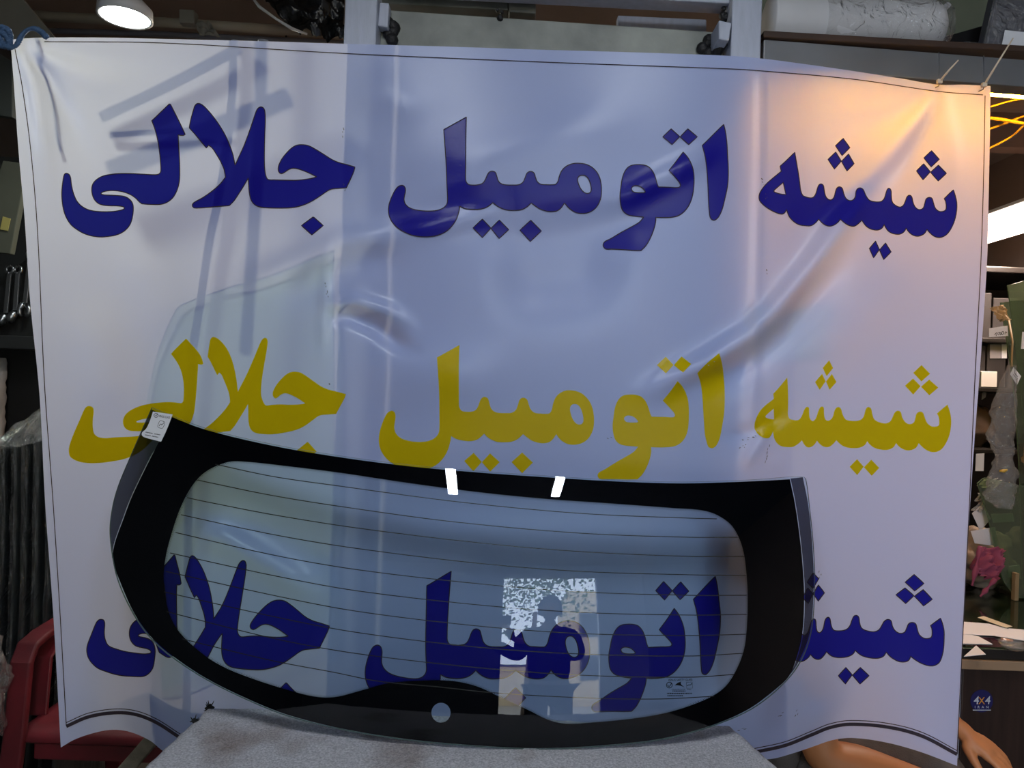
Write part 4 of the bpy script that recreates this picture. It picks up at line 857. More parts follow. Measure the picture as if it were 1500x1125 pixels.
for i, (a_, b_, y_, Y_) in enumerate([(-36, -14, 640, 2.33), (-12, 7, 622, 2.32), (7, 23, 606, 2.33), (23, 39, 598, 2.32), (39, 57, 606, 2.33), (57, 77, 592, 2.33), (78, 98, 600, 2.33)]):
    pos = ['outermost of the wrapped dark panes, at the edge of the photo', 'dark pane in plastic, second from the photo edge', 'dark pane in plastic, third from the photo edge', 'dark pane in plastic, fourth from the photo edge', 'dark pane in plastic, third from the banner', 'dark pane in plastic, second from the banner', 'dark pane in plastic closest to the banner, mostly behind it'][i]
    wrapped(a_, b_, y_, Y_, pos, i * 3.7 + 1, M['rubber'] if i % 2 else M['rubber2'])
def drape(name, q, Y0, m, label, cat, seed, amp=0.025, n=30):
    """crumpled film lying over things: bilinear patch with folds, given as photo corner points with depths"""
    c = [P(x, y, Y) for x, y, Y in q]; v = []; f = []
    for j in range(n + 1):
        for i in range(n + 1):
            s = i / n; t = j / n; p = (c[0]*(1-s) + c[1]*s)*(1-t) + (c[3]*(1-s) + c[2]*s)*t
            k = noise.noise(Vector((s*4, t*4, seed))) + .6*abs(noise.noise(Vector((s*11 + seed, t*9, 1))))
            v.append(p + Vector((.3, -.8, .5)) * amp * k)
    f = [(j*(n+1)+i, (j+1)*(n+1)+i, (j+1)*(n+1)+i+1, j*(n+1)+i+1) for j in range(n) for i in range(n)]
    return tag(raw(name, v, f, m, None, True), label, cat)
drape('plastic_sheet', [(-10,648,2.27),(72,588,2.42),(84,640,2.25),(10,660,2.22)], 0, M['film'], 'clear crinkled plastic sheet over the tops of the wrapped dark panes', 'plastic', 4, 0.02)
tag(crumple((P(-30, 990, 1.95).x, 1.95, P(0, 1000, 2.0).z), 0.06, 0.06, 0.13, M['film'], 'plastic_bag', seed=6, amp=.5), 'clear crumpled plastic bag at the left photo edge beside the red chair', 'plastic bag')
# ---------------------------------------------------------------- red plastic armchair
M['red'] = mat('faded red plastic', lin(118, 34, 44), 0.42, var=0.0, col2=lin(84, 30, 36), vscale=7, bump=0.05, bscale=120)
sz = 0.41
c0 = P(100, 1090, 2.02)
X0 = P(26, 1080, 2.02).x; X1 = X0 + 0.52; Yc0 = 2.02; Yc1 = 2.50; sz = P(100, 1072, 2.02).z
ch = thing('plastic_armchair', 'red plastic armchair behind the lower left corner of the banner', 'chair', ((X0 + X1) / 2, 2.25, 0))
v = []; f = []; n = 24
for j in range(n + 1):
    for i in range(n + 1):
        s = i / n; t = j / n; x = X0 + (X1 - X0) * s; y = Yc0 + (Yc1 - Yc0) * t
        z = sz - 0.018 * math.sin(math.pi * s) * math.sin(math.pi * min(1, t * 1.1)) - 0.030 * max(0, (0.10 - t) / .10) ** 2
        v.append((x, y, z))
f = [(j*(n+1)+i, j*(n+1)+i+1, (j+1)*(n+1)+i+1, (j+1)*(n+1)+i) for j in range(n) for i in range(n)]
o = raw('seat', v, f, M['red'], ch, True); sm = o.modifiers.new('thick', 'SOLIDIFY'); sm.thickness = 0.012; sm.offset = -1
bev(MB().box((X0 + .035, Yc0 + .012, sz - 0.085), (X1 - .035, Yc0 + .026, sz - 0.034)).build('apron', M['red'], ch), 0.006)
for sx, xx in ((-1, X0), (1, X1)):
    # front leg and arm rest: one bent strap
    def strap(path, wx, th):
        mb = MB(); P0 = [Vector(p) for p in path]; c = []
        for i, p in enumerate(P0):
            t = (P0[min(i+1, len(P0)-1)] - P0[max(i-1, 0)]).normalized(); nn = t.cross(Vector((1, 0, 0))).normalized()
            c.append([p - Vector((wx/2,0,0)) - nn*th/2, p + Vector((wx/2,0,0)) - nn*th/2, p + Vector((wx/2,0,0)) + nn*th/2, p - Vector((wx/2,0,0)) + nn*th/2])
        v = [q for r in c for q in r]; f = [(0,1,2,3), tuple(4*(len(c)-1)+k for k in (3,2,1,0))]
        for i in range(len(c)-1):
            for k in range(4): f.append((4*i+k, 4*(i+1)+k, 4*(i+1)+(k+1)%4, 4*i+(k+1)%4))
        return mb.add(v, f)
    az = sz + 0.225
    xo = xx + sx * 0.008
    bev(strap([(xo - 0.02*(-sx), Yc0 - .03, 0), (xo, Yc0 + .0, sz - .02), (xo, Yc0 + .02, az - .05), (xo, Yc0 + .045, az - .012), (xo, Yc0 + .10, az), (xo, Yc0 + .30, az + .012), (xo, Yc1 - .02, az + .0), (xo, Yc1 + .05, az - .04)], 0.058, 0.022).build('arm_rest', M['red'], ch), 0.007, 3)
    bev(strap([(xo, Yc0 + .10, sz - .005), (xo, Yc0 + .115, az - .07), (xo, Yc0 + .16, az - .035), (xo, Yc0 + .36, az - .030)], 0.05, 0.012).build('arm_web', M['red'], ch), 0.004)
    bev(strap([(xo + sx*.02, Yc1 + .10, 0), (xo, Yc1 + .0, sz - .02)], 0.06, 0.03).build('rear_leg', M['red'], ch), 0.008)
v = []; f = []
for j in range(n + 1):
    for i in range(n + 1):
        s = i / n; t = j / n; a = (s - .5) * 1.2
        v.append(((X0 + X1) / 2 + math.sin(a) * .43 * (1 - .08 * t), Yc1 + .03 + .10 * t - .16 * (1 - math.cos(a)), sz - .01 + .42 * t * (1 - .12 * (2 * s - 1) ** 2)))
f = [(j*(n+1)+i, j*(n+1)+i+1, (j+1)*(n+1)+i+1, (j+1)*(n+1)+i) for j in range(n) for i in range(n) if not (5 < i < 18 and 4 < j < 20 and i % 4 in (2, 3))]
o = raw('backrest', v, f, M['red'], ch, True); sm = o.modifiers.new('thick', 'SOLIDIFY'); sm.thickness = 0.012
# slat leaning by the table
M['slat'] = mat('weathered wood', lin(84, 78, 66), 0.8, var=0.25, vscale=5, stretch=(1, 14, 14), bump=0.2)
a = P(220, 1084, 1.78); b = P(120, 1200, 1.62); w_ = Vector((.012, 0, -.010)); d_ = Vector((.014, .03, .012))
tag(bev(MB().hexa([b - w_, b + w_, b + w_ + d_, b - w_ + d_], [a - w_, a + w_, a + w_ + d_, a - w_ + d_]).build('wooden_plank', M['slat']), 0.002), 'weathered wooden slat slanting behind the lower left banner hem', 'wood')
# ---------------------------------------------------------------- ceiling items, upper left
M['pipe_brown'] = mat('dusty brown pipe', lin(140, 132, 116), 0.7, var=0.2, vscale=5)
M['plate'] = mat('dusty grey plate', lin(124, 122, 112), 0.75, var=0.15, vscale=4)
tag(MB().tube([P(-40, 18, 2.6), P(240, 33, 2.62), P(560, 53, 2.66)], 0.017, 12).build('ceiling_pipe', M['pipe_brown']), 'dusty brown pipe running across under the ceiling behind the downlight', 'pipe')
tag(MB().tube([P(-40, 42, 2.75), P(240, 50, 2.75), P(560, 66, 2.75)], 0.010, 12).build('ceiling_conduit', M['pipe']), 'thin grey conduit just above the upper left banner edge', 'pipe')
tag(MB().add([P(0,-20,2.45), P(26,-10,2.45), P(84,60,2.45), P(0,62,2.45)] + [P(0,-20,2.45)+Vector((0,.02,0)), P(26,-10,2.45)+Vector((0,.02,0)), P(84,60,2.45)+Vector((0,.02,0)), P(0,62,2.45)+Vector((0,.02,0))], [(0,1,2,3),(7,6,5,4),(0,4,5,1),(1,5,6,2),(2,6,7,3),(3,7,4,0)]).build('metal_gusset', M['plate']), 'dusty grey triangular plate under the ceiling behind the knotted rope', 'plate')
M['black_film'] = mat('black plastic sheet', lin(24, 26, 27), 0.25, bump=1.0, bscale=14)
drape('black_plastic_sheet', [(365,-20,2.42),(505,-20,2.42),(503,58,2.40),(440,52,2.36)], 0, M['black_film'], 'black glossy plastic sheet hanging by the left steel post top', 'plastic', 8, 0.045)
tag(MB().tube([P(366, -8, 2.36), P(380, 10, 2.33), P(405, 28, 2.32), P(428, 42, 2.32), P(450, 50, 2.33)], [.003, .005, .004, .005, .003], 8).build('film_strip', M['white_film']), 'pale twisted plastic strip along the hanging black sheet', 'plastic')
tag(pxb('junction_box', [(262,33),(284,34),(284,14),(262,13)], 2.585, 2.625, M['plate']), 'small grey junction box on the ceiling pipe right of the downlight', 'box')
drape('hanging_rag', [(285,33,2.605),(308,34,2.605),(322,54,2.60),(292,52,2.60)], 0, M['plate'], 'grey rag hanging from the ceiling pipe', 'rag', 2, 0.02, 14)
# ------------------------------------------------------------------ right background
M['brown_wall'] = mat('brown panelled wall', lin(140, 112, 96), 0.7, var=0.15, vscale=3)
M['dark_wood'] = mat('dark walnut laminate', lin(44, 29, 24), 0.4, var=0.3, vscale=5, stretch=(14, 1, 1))
M['desk_top'] = mat('black desk board', lin(28, 24, 22), 0.4)
M['desk_edge'] = mat('pale desk edging', lin(150, 124, 98), 0.5)
M['desk_glass'] = glass_mat('green desk glass', (0.72, 0.82, 0.72, 1), 0.02, 1.5, 1.2)
bev(struct('trim_3', MB().box((1.2, 4.75, 1.95), (XR, YB, 2.25)), M['brown_wall']), 0.01)
struct('trim_4', MB().box((1.2, 3.9, 2.72), (XR, 4.0, ZC)), M['brown_wall'])
DZ = 0.735; fy = 2.03; DX0 = 1.25
dk = thing('desk', 'dark wooden desk with a green glass top right of the banner', 'desk', (1.9, 2.4, 0))
bev(MB().box((DX0 - .01, fy, DZ - .035), (2.9, 2.95, DZ - .006)).build('desk_top', M['desk_top'], dk), 0.003)
bev(MB().box((DX0 - .012, fy - .004, DZ - .062), (2.9, fy + .02, DZ - .036)).build('edge_strip', M['desk_edge'], dk), 0.002)
bev(MB().box((DX0 - .005, fy - .002, DZ - .0055), (2.9, 2.94, DZ)).build('glass_top', M['desk_glass'], dk), 0.001)
bev(MB().box((DX0 + .012, fy + .03, 0.02), (2.88, fy + .05, DZ - .063)).build('front_panel', M['dark_wood'], dk))
bev(MB().box((DX0, fy + .03, 0), (DX0 + .012, 2.9, DZ - .036)).build('side_panel', M['frame'], dk))
bev(MB().box((2.86, fy + .052, 0), (2.88, 2.9, DZ - .036)).build('side_panel', M['dark_wood'], dk))
# round sticker on the desk front
M['badge_blue'] = mat('navy sticker', lin(26, 26, 84), 0.4); M['badge_white'] = mat('white print', lin(206, 206, 216), 0.5); M['badge_orange'] = mat('orange print', lin(214, 140, 40), 0.5)
flat = lambda x, y: (fy + .029) + 0 * np.asarray(x, float)
c = (1438, 1027)
bd = PX().poly([(c[0] + 16.5 * math.cos(a), c[1] - 16.5 * math.sin(a)) for a in [2 * math.pi * i / 40 for i in range(40)]]).build('sticker', flat, 0, [M['badge_blue']], dk)
bp_ = PX(); v, f = text_px('4', (1429.8, 1031.5), 17, 0, .035, .95); v[:, 0] += (1031.5 - v[:, 1]) * .12; bp_.add(v, f, 0)
v, f = text_px('4', (1446.5, 1031.5), 17, 0, .035, .95); v[:, 0] += (1031.5 - v[:, 1]) * .12; bp_.add(v, f, 0)
v, f = text_px('X', (1438, 1031.5), 15, 0, .035, .9); bp_.add(v, f, 1)
bp_.add(*text_px('I  R  A  N', (1438, 1037.5), 5.2, 0, .01, 1.0), m=0); bp_.line([(1425, 1040.2), (1451.5, 1040.2)], 1.1, 0)
bp_.build('sticker_print', flat, -0.0008, [M['badge_white'], M['badge_orange']], bd)
# papers on the desk
M['sheet_paper'] = mat('white paper sheet', lin(232, 230, 236), 0.7); M['cream'] = mat('cream paper', lin(214, 198, 168), 0.7)
def paper(pts, lift, label, m='sheet_paper', cat='paper'):
    pts = [PZ(x, y, DZ + lift) for x, y in pts]; n = len(pts); up = Vector((0, 0, .0012))
    return tag(MB().add([p for p in pts] + [p + up for p in pts], [tuple(range(n))[::-1], tuple(range(n, 2*n))] + [(i, (i+1) % n, n + (i+1) % n, n + i) for i in range(n)]).build('paper', M[m]), label, cat, 'papers on the desk')
paper([(1404,943),(1454,944),(1434,933),(1408,927)], 0.0005, 'white paper lying nearest the front edge of the desk')
paper([(1405,929),(1462,932),(1494,926),(1448,914),(1408,911)], 0.002, 'large white paper across the middle of the desk')
paper([(1458,932),(1560,948),(1580,930),(1478,921)], 0.0035, 'white paper reaching out of the right photo edge')
paper([(1432,905),(1441,903),(1483,918),(1474,920)], 0.006, 'narrow cream card lying across the rear papers', 'cream')
paper([(1412,962),(1430,946),(1444,959)], 0.0002, 'pale triangle painted in for a reflection on the desk glass', 'paper')  # thin pale piece in place of a reflection on the glass top
tag(MB().tube([PZ(1466, 936, DZ + .006), PZ(1484, 939, DZ + .006)], 0.004, 8).build('pen', mat('orange pen', lin(200, 120, 40), 0.4)), 'short orange pen lying on the white papers', 'pen')
tag(MB().rev([(0, .001), (.022, .001), (.034, .010), (.036, .018), (.033, .018), (.030, .011), (.0, .006)], PZ(1484, 951, DZ + .0005), n=28).build('glass_dish', M['film']), 'small clear glass dish at the front of the desk', 'dish')
# dark shelf unit behind, with boxes and labels
su = thing('shelf_unit', 'dark shelf unit at the back right full of boxes', 'shelf', (2.35, 3.35, 0))
for i, z in enumerate((0.62, 1.20, 1.455, 1.66)): bev(MB().box((1.6, 3.1, z - .02), (2.98, 3.6, z)).build('board', M['desk_top'], su))
bev(MB().box((1.6, 3.6, 0), (2.98, 3.62, 1.95)).build('back_panel', M['desk_top'], su))
bev(MB().box((1.58, 3.1, 0), (1.6, 3.62, 1.95)).build('side_panel', M['desk_top'], su))
bev(MB().box((1.58, 3.1, 1.93), (2.98, 3.62, 1.955)).build('top_board', M['desk_top'], su))
M['carton'] = mat('dark carton', lin(40, 36, 36), 0.6, var=0.2, vscale=4); M['grey_label'] = mat('grey label', lin(150, 146, 150), 0.6); M['white_box'] = mat('white carton', lin(206, 202, 196), 0.6)
zb = 0.95
def carton(xa, xb, y0, y1, Yf_, m, label, seed=0):
    a = P(xa, y1, Yf_); b = P(xb, y0, Yf_)
    zs = max([z for z in (0.5, 0.95, 1.32, 1.68) if z <= b.z - .01] or [a.z])
    t = thing('carton', label, 'box', ((a.x + b.x) / 2, Yf_, a.z), 'cartons on the shelf unit')
    bev(MB().box((a.x, Yf_, a.z), (b.x, Yf_ + .22, b.z)).build('box_body', m, t), 0.003); return t, a, b
# fill each shelf bay, labels facing the room
bays = [((1425,1452), 470, 1.66, 'dark carton on the top shelf beside the banner'), ((1454,1490), 478, 1.66, 'dark carton on the top shelf near the glass sheets')]
for (x0, x1), y0, z0, lab in bays:
    a = P(x0, y0, 3.14); b = P(x1, y0, 3.14); t = thing('carton', lab, 'box', ((a.x + b.x) / 2, 3.2, z0), 'cartons on the shelf unit')
    bev(MB().box((a.x, 3.14, z0), (b.x, 3.5, min(a.z + .12, 1.925))).build('box_body', M['carton'], t))
zA = P(1460, 536, 3.12).z
for (x0, x1, yt, yb_, z0, lab, m) in ((1425,1446,505,600,1.455,'dark carton on the second shelf closest to the banner','carton'), (1447,1476,498,600,1.455,'dark carton with grey label on the second shelf','carton'), (1478,1512,504,600,1.455,'dark carton on the second shelf behind the glass sheets','carton')):
    a = P(x0, yt, 3.14); b = P(x1, yt, 3.14); t = thing('carton', lab, 'box', ((a.x + b.x) / 2, 3.2, z0), 'cartons on the shelf unit')
    top = min(a.z, 1.637); bev(MB().box((a.x, 3.14, z0), (b.x - .004, 3.5, top)).build('box_body', M[m], t))
    if x0 == 1447:
        lb = PX(); lb.poly([(1450,504),(1466,504),(1466,525),(1450,525)][::-1], 0); lb.poly([(1467,504),(1475,504),(1475,525),(1467,525)][::-1], 1)
        fl = lambda x, y: 3.136 + 0 * np.asarray(x, float); lb.build('label', fl, 0, [M['grey_label'], M['paper']], t)
a = P(1449, 543, 3.05); b = P(1472, 566, 3.05)
zsh = 1.32
tw = thing('carton', 'small white carton with bare sides on the second shelf edge', 'box', ((a.x + b.x) / 2, 3.1, 1.455), 'cartons on the shelf unit')
bev(MB().box((a.x, 3.10, 1.4555), (b.x, 3.135, 1.455 + .066)).build('box_body', M['white_box'], tw), 0.002)
# brown bags on the third shelf
M['bag'] = mat('brown paper sack', lin(96, 76, 62), 0.7, var=0.2, vscale=6, bump=0.5, bscale=12)
p = P(1444, 622, 3.15); tag(crumple((p.x, 3.25, 1.29), 0.085, 0.08, 0.09, M['bag'], 'brown_bag', seed=2, amp=.25), 'dark brown bulging bag on the third shelf', 'bag')
p = P(1500, 630, 3.15); tag(crumple((p.x, 3.28, 1.285), 0.065, 0.08, 0.085, M['carton'], 'dark_bag', seed=9, amp=.25), 'black bag on the third shelf behind the clear plastic', 'bag')
# green car glass sheets standing on the desk, leaning
M['sheet_green'] = glass_mat('green glass sheet', (0.50, 0.62, 0.46, 1), 0.03, 1.5, 1.6, milky=0.22, mcol=(.21, .25, .15, 1))
M['green_rim'] = mat('bright green glass edge', lin(98, 120, 84), 0.3)
def pyz(px, Y, Z):                          # photo row where height Z shows at depth Y
    lo, hi = 0.0, 2000.0
    for _ in range(50):
        m_ = (lo + hi) / 2
        if P(px, m_, Y).z > Z: lo = m_
        else: hi = m_
    return lo
def standing(name, pts, Y0, lean, label, group='green glass sheets on the desk'):
    pts = [tuple([q[0], min(q[1], pyz(q[0], Y0, DZ + .006))]) + tuple(q[2:]) if q[1] < 880 else (q[0], pyz(q[0], Y0, DZ + .006), 1) for q in pts]; c = crom(pts, 6); bot = max(p[1] for p in c); t = thing(name, label, 'glass sheet', P(1490, bot, Y0), group)
    slab('sheet', c, lambda x, y: Y0 + lean * (bot - np.asarray(y, float)) / 100.0 + 0.00006 * (np.asarray(x, float) - 1500) ** 2 * .01, 0.005, [M['sheet_green'], M['green_rim']], t, 16); return t
standing('glass_sheet', [(1466,443,1),(1500,440),(1560,446),(1640,470),(1650,900,1),(1512,902,1),(1500,860),(1494,700),(1484,560)], 2.60, 0.012, 'tall curved green glass sheet leaning at the right photo edge')
standing('glass_sheet', [(1476,418,1),(1540,404),(1680,420),(1690,895,1),(1540,897,1),(1510,700),(1490,520)], 2.72, 0.008, 'tallest green glass sheet, behind the curved one')
standing('glass_sheet', [(1432,708,1),(1444,700),(1500,712),(1600,720),(1600,903,1),(1490,905,1),(1470,850),(1448,760)], 2.52, 0.03, 'low dark green glass sheet in front of the tall ones')
# paper bag top, tag labels
M['kraft'] = mat('kraft paper', lin(150, 124, 84), 0.7, var=0.15, vscale=8)
drape('paper_wrap', [(1449,452,2.62),(1470,446,2.62),(1480,470,2.60),(1462,470,2.60)], 0, M['kraft'], 'brown paper wrap on the upper corner of the green glass', 'paper', 5, .02, 16)
def card(quad, Y0, label, scrib=None, m='paper', name='label_card'):
    t = thing(name, label, 'label', P(quad[0][0], quad[0][1], Y0), 'white labels on the right shelf and glass')
    pxb('card', quad, Y0, Y0 + .002, M[m], t, 0.0004)
    if scrib:
        s = PX()
        for L, w_ in scrib: s.line(crom(L, 5, False), w_)
        s.build('writing', lambda x, y: Y0 - .0008 + 0 * np.asarray(x, float), 0, [M['ink']], t)
card([(1449,494),(1477,492),(1476,477),(1449,481)], 2.56, 'white handwritten label at eye height on the green glass', [([(1457,491),(1459,488),(1461,488),(1459,492)],.9),([(1462,491),(1464,489),(1463,487),(1466,488),(1465,491)],.9),([(1467,490),(1468,486),(1470,486),(1469,490),(1467,490)],.9),([(1472,490),(1473,486),(1475,488)],.9)])
card([(1480,548),(1490,564),(1496,551),(1485,538)], 2.50, 'white tilted tag hanging on the twisted clear plastic', [([(1484,548),(1488,553)],.7),([(1486,546),(1491,552)],.7),([(1488,557),(1491,554)],.6)])
card([(1496,511),(1512,511),(1512,486),(1498,486)], 2.50, 'white label at the right photo edge on the green glass')
card([(1438,586),(1444,582),(1450,552),(1443,548)], 3.134, 'narrow grey card hanging beside the white carton', None, 'grey_label')
# twisted clear plastic hanging in front of the sheets
mb = MB(); v = []; f = []; n = 70; k = 22
path = crom([(1482,535),(1478,560),(1470,600),(1466,640),(1472,665),(1470,690),(1464,720),(1472,745)], 12, False)
wid = np.interp(np.linspace(0, 1, len(path)), [0, .15, .35, .5, .62, .75, .9, 1], [.008, .022, .045, .040, .022, .045, .048, .02])
for i, (x, y) in enumerate(path):
    c = P(x, y, 2.46)
    for j in range(k):
        a = 2 * math.pi * j / k; q = 1 + .5 * noise.noise(Vector((math.cos(a) * 2, math.sin(a) * 2, i * .12))) + .3 * noise.noise(Vector((math.cos(a) * 5, math.sin(a) * 5, i * .3)))
        v.append(c + Vector((math.cos(a) * wid[i] * q, math.sin(a) * .018 * q, 0)))
for i in range(len(path) - 1):
    for j in range(k): f.append((i*k+j, i*k+(j+1)%k, (i+1)*k+(j+1)%k, (i+1)*k+j))
tp = thing('plastic_wrap', 'twisted clear plastic wrapping hanging before the green glass', 'plastic', P(1470, 745, 2.46))
raw('film', v, f, M['film'], tp, True)
MB().tube([P(1482, 537, 2.46), P(1483, 500, 2.50), P(1478, 470, 2.57)], 0.003, 8).build('tie_cord', M['kraft'], tp)
p = P(1470, 690, 2.435); MB().tube([p + Vector((-.012, 0, 0)), p, p + Vector((.012, 0, .004))], [.003, .006, .003], 8).build('yellow_tie', mat('yellow tie', lin(196, 160, 60), 0.5), tp)
# tan folded bag, white folded cloth, pink cloth, beige sack
tag(crumple((P(1504, 665, 2.56).x, 2.5, P(1504, 668, 2.5).z), 0.05, .03, .05, M['kraft'], 'tan_pouch', seed=12, amp=.3), 'tan pouch at the right photo edge behind the twisted plastic', 'pouch')
M['beige'] = mat('beige cloth sack', lin(142, 124, 106), 0.85, var=0.15, vscale=10, bump=0.4, bscale=20); M['pink'] = mat('pink cloth', lin(142, 62, 86), 0.8, bump=0.4, bscale=25); M['white_cloth'] = mat('white crumpled paper', lin(206, 200, 200), 0.7, bump=0.3, bscale=20)
sk = P(1452, 900, 2.62); zt = P(1452, 838, 2.55).z
tag(crumple((P(1440, 880, 2.66).x, 2.68, DZ + .105), 0.105, 0.09, 0.104, M['beige'], 'cloth_sack', seed=21, amp=.22, n=40), 'beige cloth sack slumped on the desk beside the banner', 'sack')
tag(crumple((P(1500, 890, 2.80).x, 2.83, DZ + .095), 0.07, 0.06, 0.094, M['bag'], 'brown_sack', seed=25, amp=.2, n=30), 'brown sack on the desk behind the wooden post', 'sack')
tag(drape('pink_cloth', [(1432,800,2.51),(1470,806,2.49),(1462,850,2.48),(1424,842,2.50)], 0, M['pink'], 'pink cloth lying over the beige sack', 'cloth', 14, .05, 24))
for pts, lab in (([(1436,800),(1430,830),(1424,858)], 'pink ribbon hanging from the pink cloth next to the banner'), ([(1458,848),(1446,862),(1436,874)], 'pink ribbon lying on the front of the beige sack')):
    tag(MB().tube([P(x, y, 2.46) for x, y in crom(pts, 6, False)], [.006 + .003 * math.sin(i) for i in range(13)], 8).build('ribbon', M['pink']), lab, 'ribbon', 'pink ribbons')
for quad, Y0, lab in (([(1424,752),(1436,778),(1452,760),(1440,738)], 2.60, 'white paper sheet pinned above the pink cloth, upper of two'), ([(1422,778),(1428,796),(1462,800),(1458,772)], 2.57, 'white paper sheet just above the pink cloth, lower of two'), ([(1455,766),(1486,764),(1484,752),(1452,753)], 2.66, 'white paper strip behind the low dark green glass')):
    card(quad, Y0, lab, None, 'white_cloth', 'loose_paper')
card([(1429,690),(1441,690),(1442,664),(1430,665)], 2.51, 'pale card standing at the banner edge below the brown bag', None, 'white_box', 'loose_card')
tag(drape('cream_folder', [(1430,712,2.60),(1446,698,2.62),(1466,706,2.62),(1450,722,2.58)], 0, M['cream'], 'cream folded paper on top of the low green glass', 'paper', 3, .03, 14))
tag(drape('patterned_paper', [(1427,748,2.60),(1432,722,2.62),(1441,726,2.62),(1436,752,2.60)], 0, mat('speckled paper', lin(170, 160, 148), .7, var=.5, vscale=160), 'small speckled paper roll beside the banner below the cream folder', 'paper', 9, .03, 12))
a = P(1485, 922, 2.5); b = P(1493, 862, 2.5)
tag(bev(MB().box((a.x, 2.50, DZ + .001), (b.x, 2.52, b.z + .05)).build('wooden_post', mat('pale wood', lin(140, 116, 80), .7, var=.2, vscale=4)), 0.002), 'short pale wooden post standing on the desk by the sack', 'wood')
bt = thing('paper_sheaf', 'white sheaf of papers beneath the low green glass near the post', 'paper', P(1486, 846, 2.60))
pxb('sheaf', [(1478,846),(1496,848),(1494,828),(1476,830)], 2.60, 2.606, M['white_cloth'], bt, .0005)
# ------------------------------------------------------------------ people
def skin(nodes, edges, sub=2, root=0, vox=None):
    me = bpy.data.meshes.new('tmp'); me.from_pydata([p for p, r in nodes], edges, [])
    o = bpy.data.objects.new('tmp', me); C.objects.link(o)
    o.modifiers.new('s', 'SKIN'); sv = me.skin_vertices[0].data
    for i, (p, r) in enumerate(nodes):
        sv[i].radius = (r, r) if not isinstance(r, tuple) else r; sv[i].use_root = i == root
    if sub: o.modifiers.new('d', 'SUBSURF').levels = sub
    if vox: r = o.modifiers.new('r', 'REMESH'); r.mode = 'VOXEL'; r.voxel_size = vox
    e = o.evaluated_get(bpy.context.evaluated_depsgraph_get()); m = e.to_mesh()
    v = [q.co.copy() for q in m.vertices]; f = [tuple(p.vertices) for p in m.polygons]; e.to_mesh_clear()
    bpy.data.objects.remove(o); return v, f
def chain(*pr): n = [(Vector(p), r) for p, r in pr]; return n, [(i, i + 1) for i in range(len(n) - 1)]
def tree(spec):
    """spec: name -> (parent or None, position, radius)"""
    k = list(spec); nodes = [(Vector(spec[n][1]), spec[n][2]) for n in k]; ed = [(k.index(spec[n][0]), i) for i, n in enumerate(k) if spec[n][0]]
    return skin(nodes, ed)
def merge(parts, vox=0.006):
    V = []; Fc = []
    for v, f in parts: k = len(V); V += v; Fc += [tuple(i + k for i in q) for q in f]
    me = bpy.data.meshes.new('tmp'); me.from_pydata(V, [], Fc); o = bpy.data.objects.new('tmp', me); C.objects.link(o)
    r = o.modifiers.new('r', 'REMESH'); r.mode = 'VOXEL'; r.voxel_size = vox
    s = o.modifiers.new('s', 'SMOOTH'); s.iterations = 3; s.factor = .5
    e = o.evaluated_get(bpy.context.evaluated_depsgraph_get()); m = e.to_mesh()
    v = [q.co.copy() for q in m.vertices]; f = [tuple(p.vertices) for p in m.polygons]; e.to_mesh_clear(); bpy.data.objects.remove(o); return v, f
def hand(wrist, fwd, up, side, curl=0.35, s=1.0, curls=None):
    """palm and five fingers; fwd = towards the knuckles, up = back of the hand, side = towards the thumb"""
    w_ = Vector(wrist); fwd = Vector(fwd).normalized(); up = Vector(up); up = (up - fwd * up.dot(fwd)).normalized()
    sd = fwd.cross(up); sd = sd if sd.dot(Vector(side)) > 0 else -sd; parts = []
    pc = lambda a, b, c=0: w_ + fwd * a * s + sd * b * s + up * c * s
    parts.append(skin(*chain((pc(-.03, 0), .026*s), (pc(.0, 0), .026*s), (pc(.03, .006), (.034*s, .017*s)), (pc(.055, .002), (.037*s, .016*s)), (pc(.078, 0), (.036*s, .014*s)))))
    for b in (.028, .010, -.009, -.027): parts.append(skin(*chain((pc(.015, b*.6), .012*s), (pc(.05, b*.9, .002), .0125*s), (pc(.085, b, .0), .0105*s)), sub=1))
    for q, (b, L) in enumerate(((.029, .072), (.010, .080), (-.010, .075), (-.028, .058))):
        cu = (curls or [curl] * 4)[q]; p = pc(.075, b, .002); d = fwd + sd * b * 1.5; nodes = [(p, .0100*s)]; a = 0
        for l, r in ((.46, .0092), (.30, .0084), (.24, .0070)):
            a += cu; dd = (d.normalized() * math.cos(a) - up * math.sin(a)); p = p + dd * L * l * s; nodes.append((p, r * s * (.9 if q == 3 else 1)))
        parts.append(skin(nodes, [(0, 1), (1, 2), (2, 3)], sub=2))
    t0 = pc(.012, .022, -.006); parts.append(skin(*chain((t0, .016*s), (pc(.038, .046, -.012), .013*s), (pc(.064, .060, -.018), .0105*s), (pc(.086, .066, -.024), .0085*s))))
    return parts
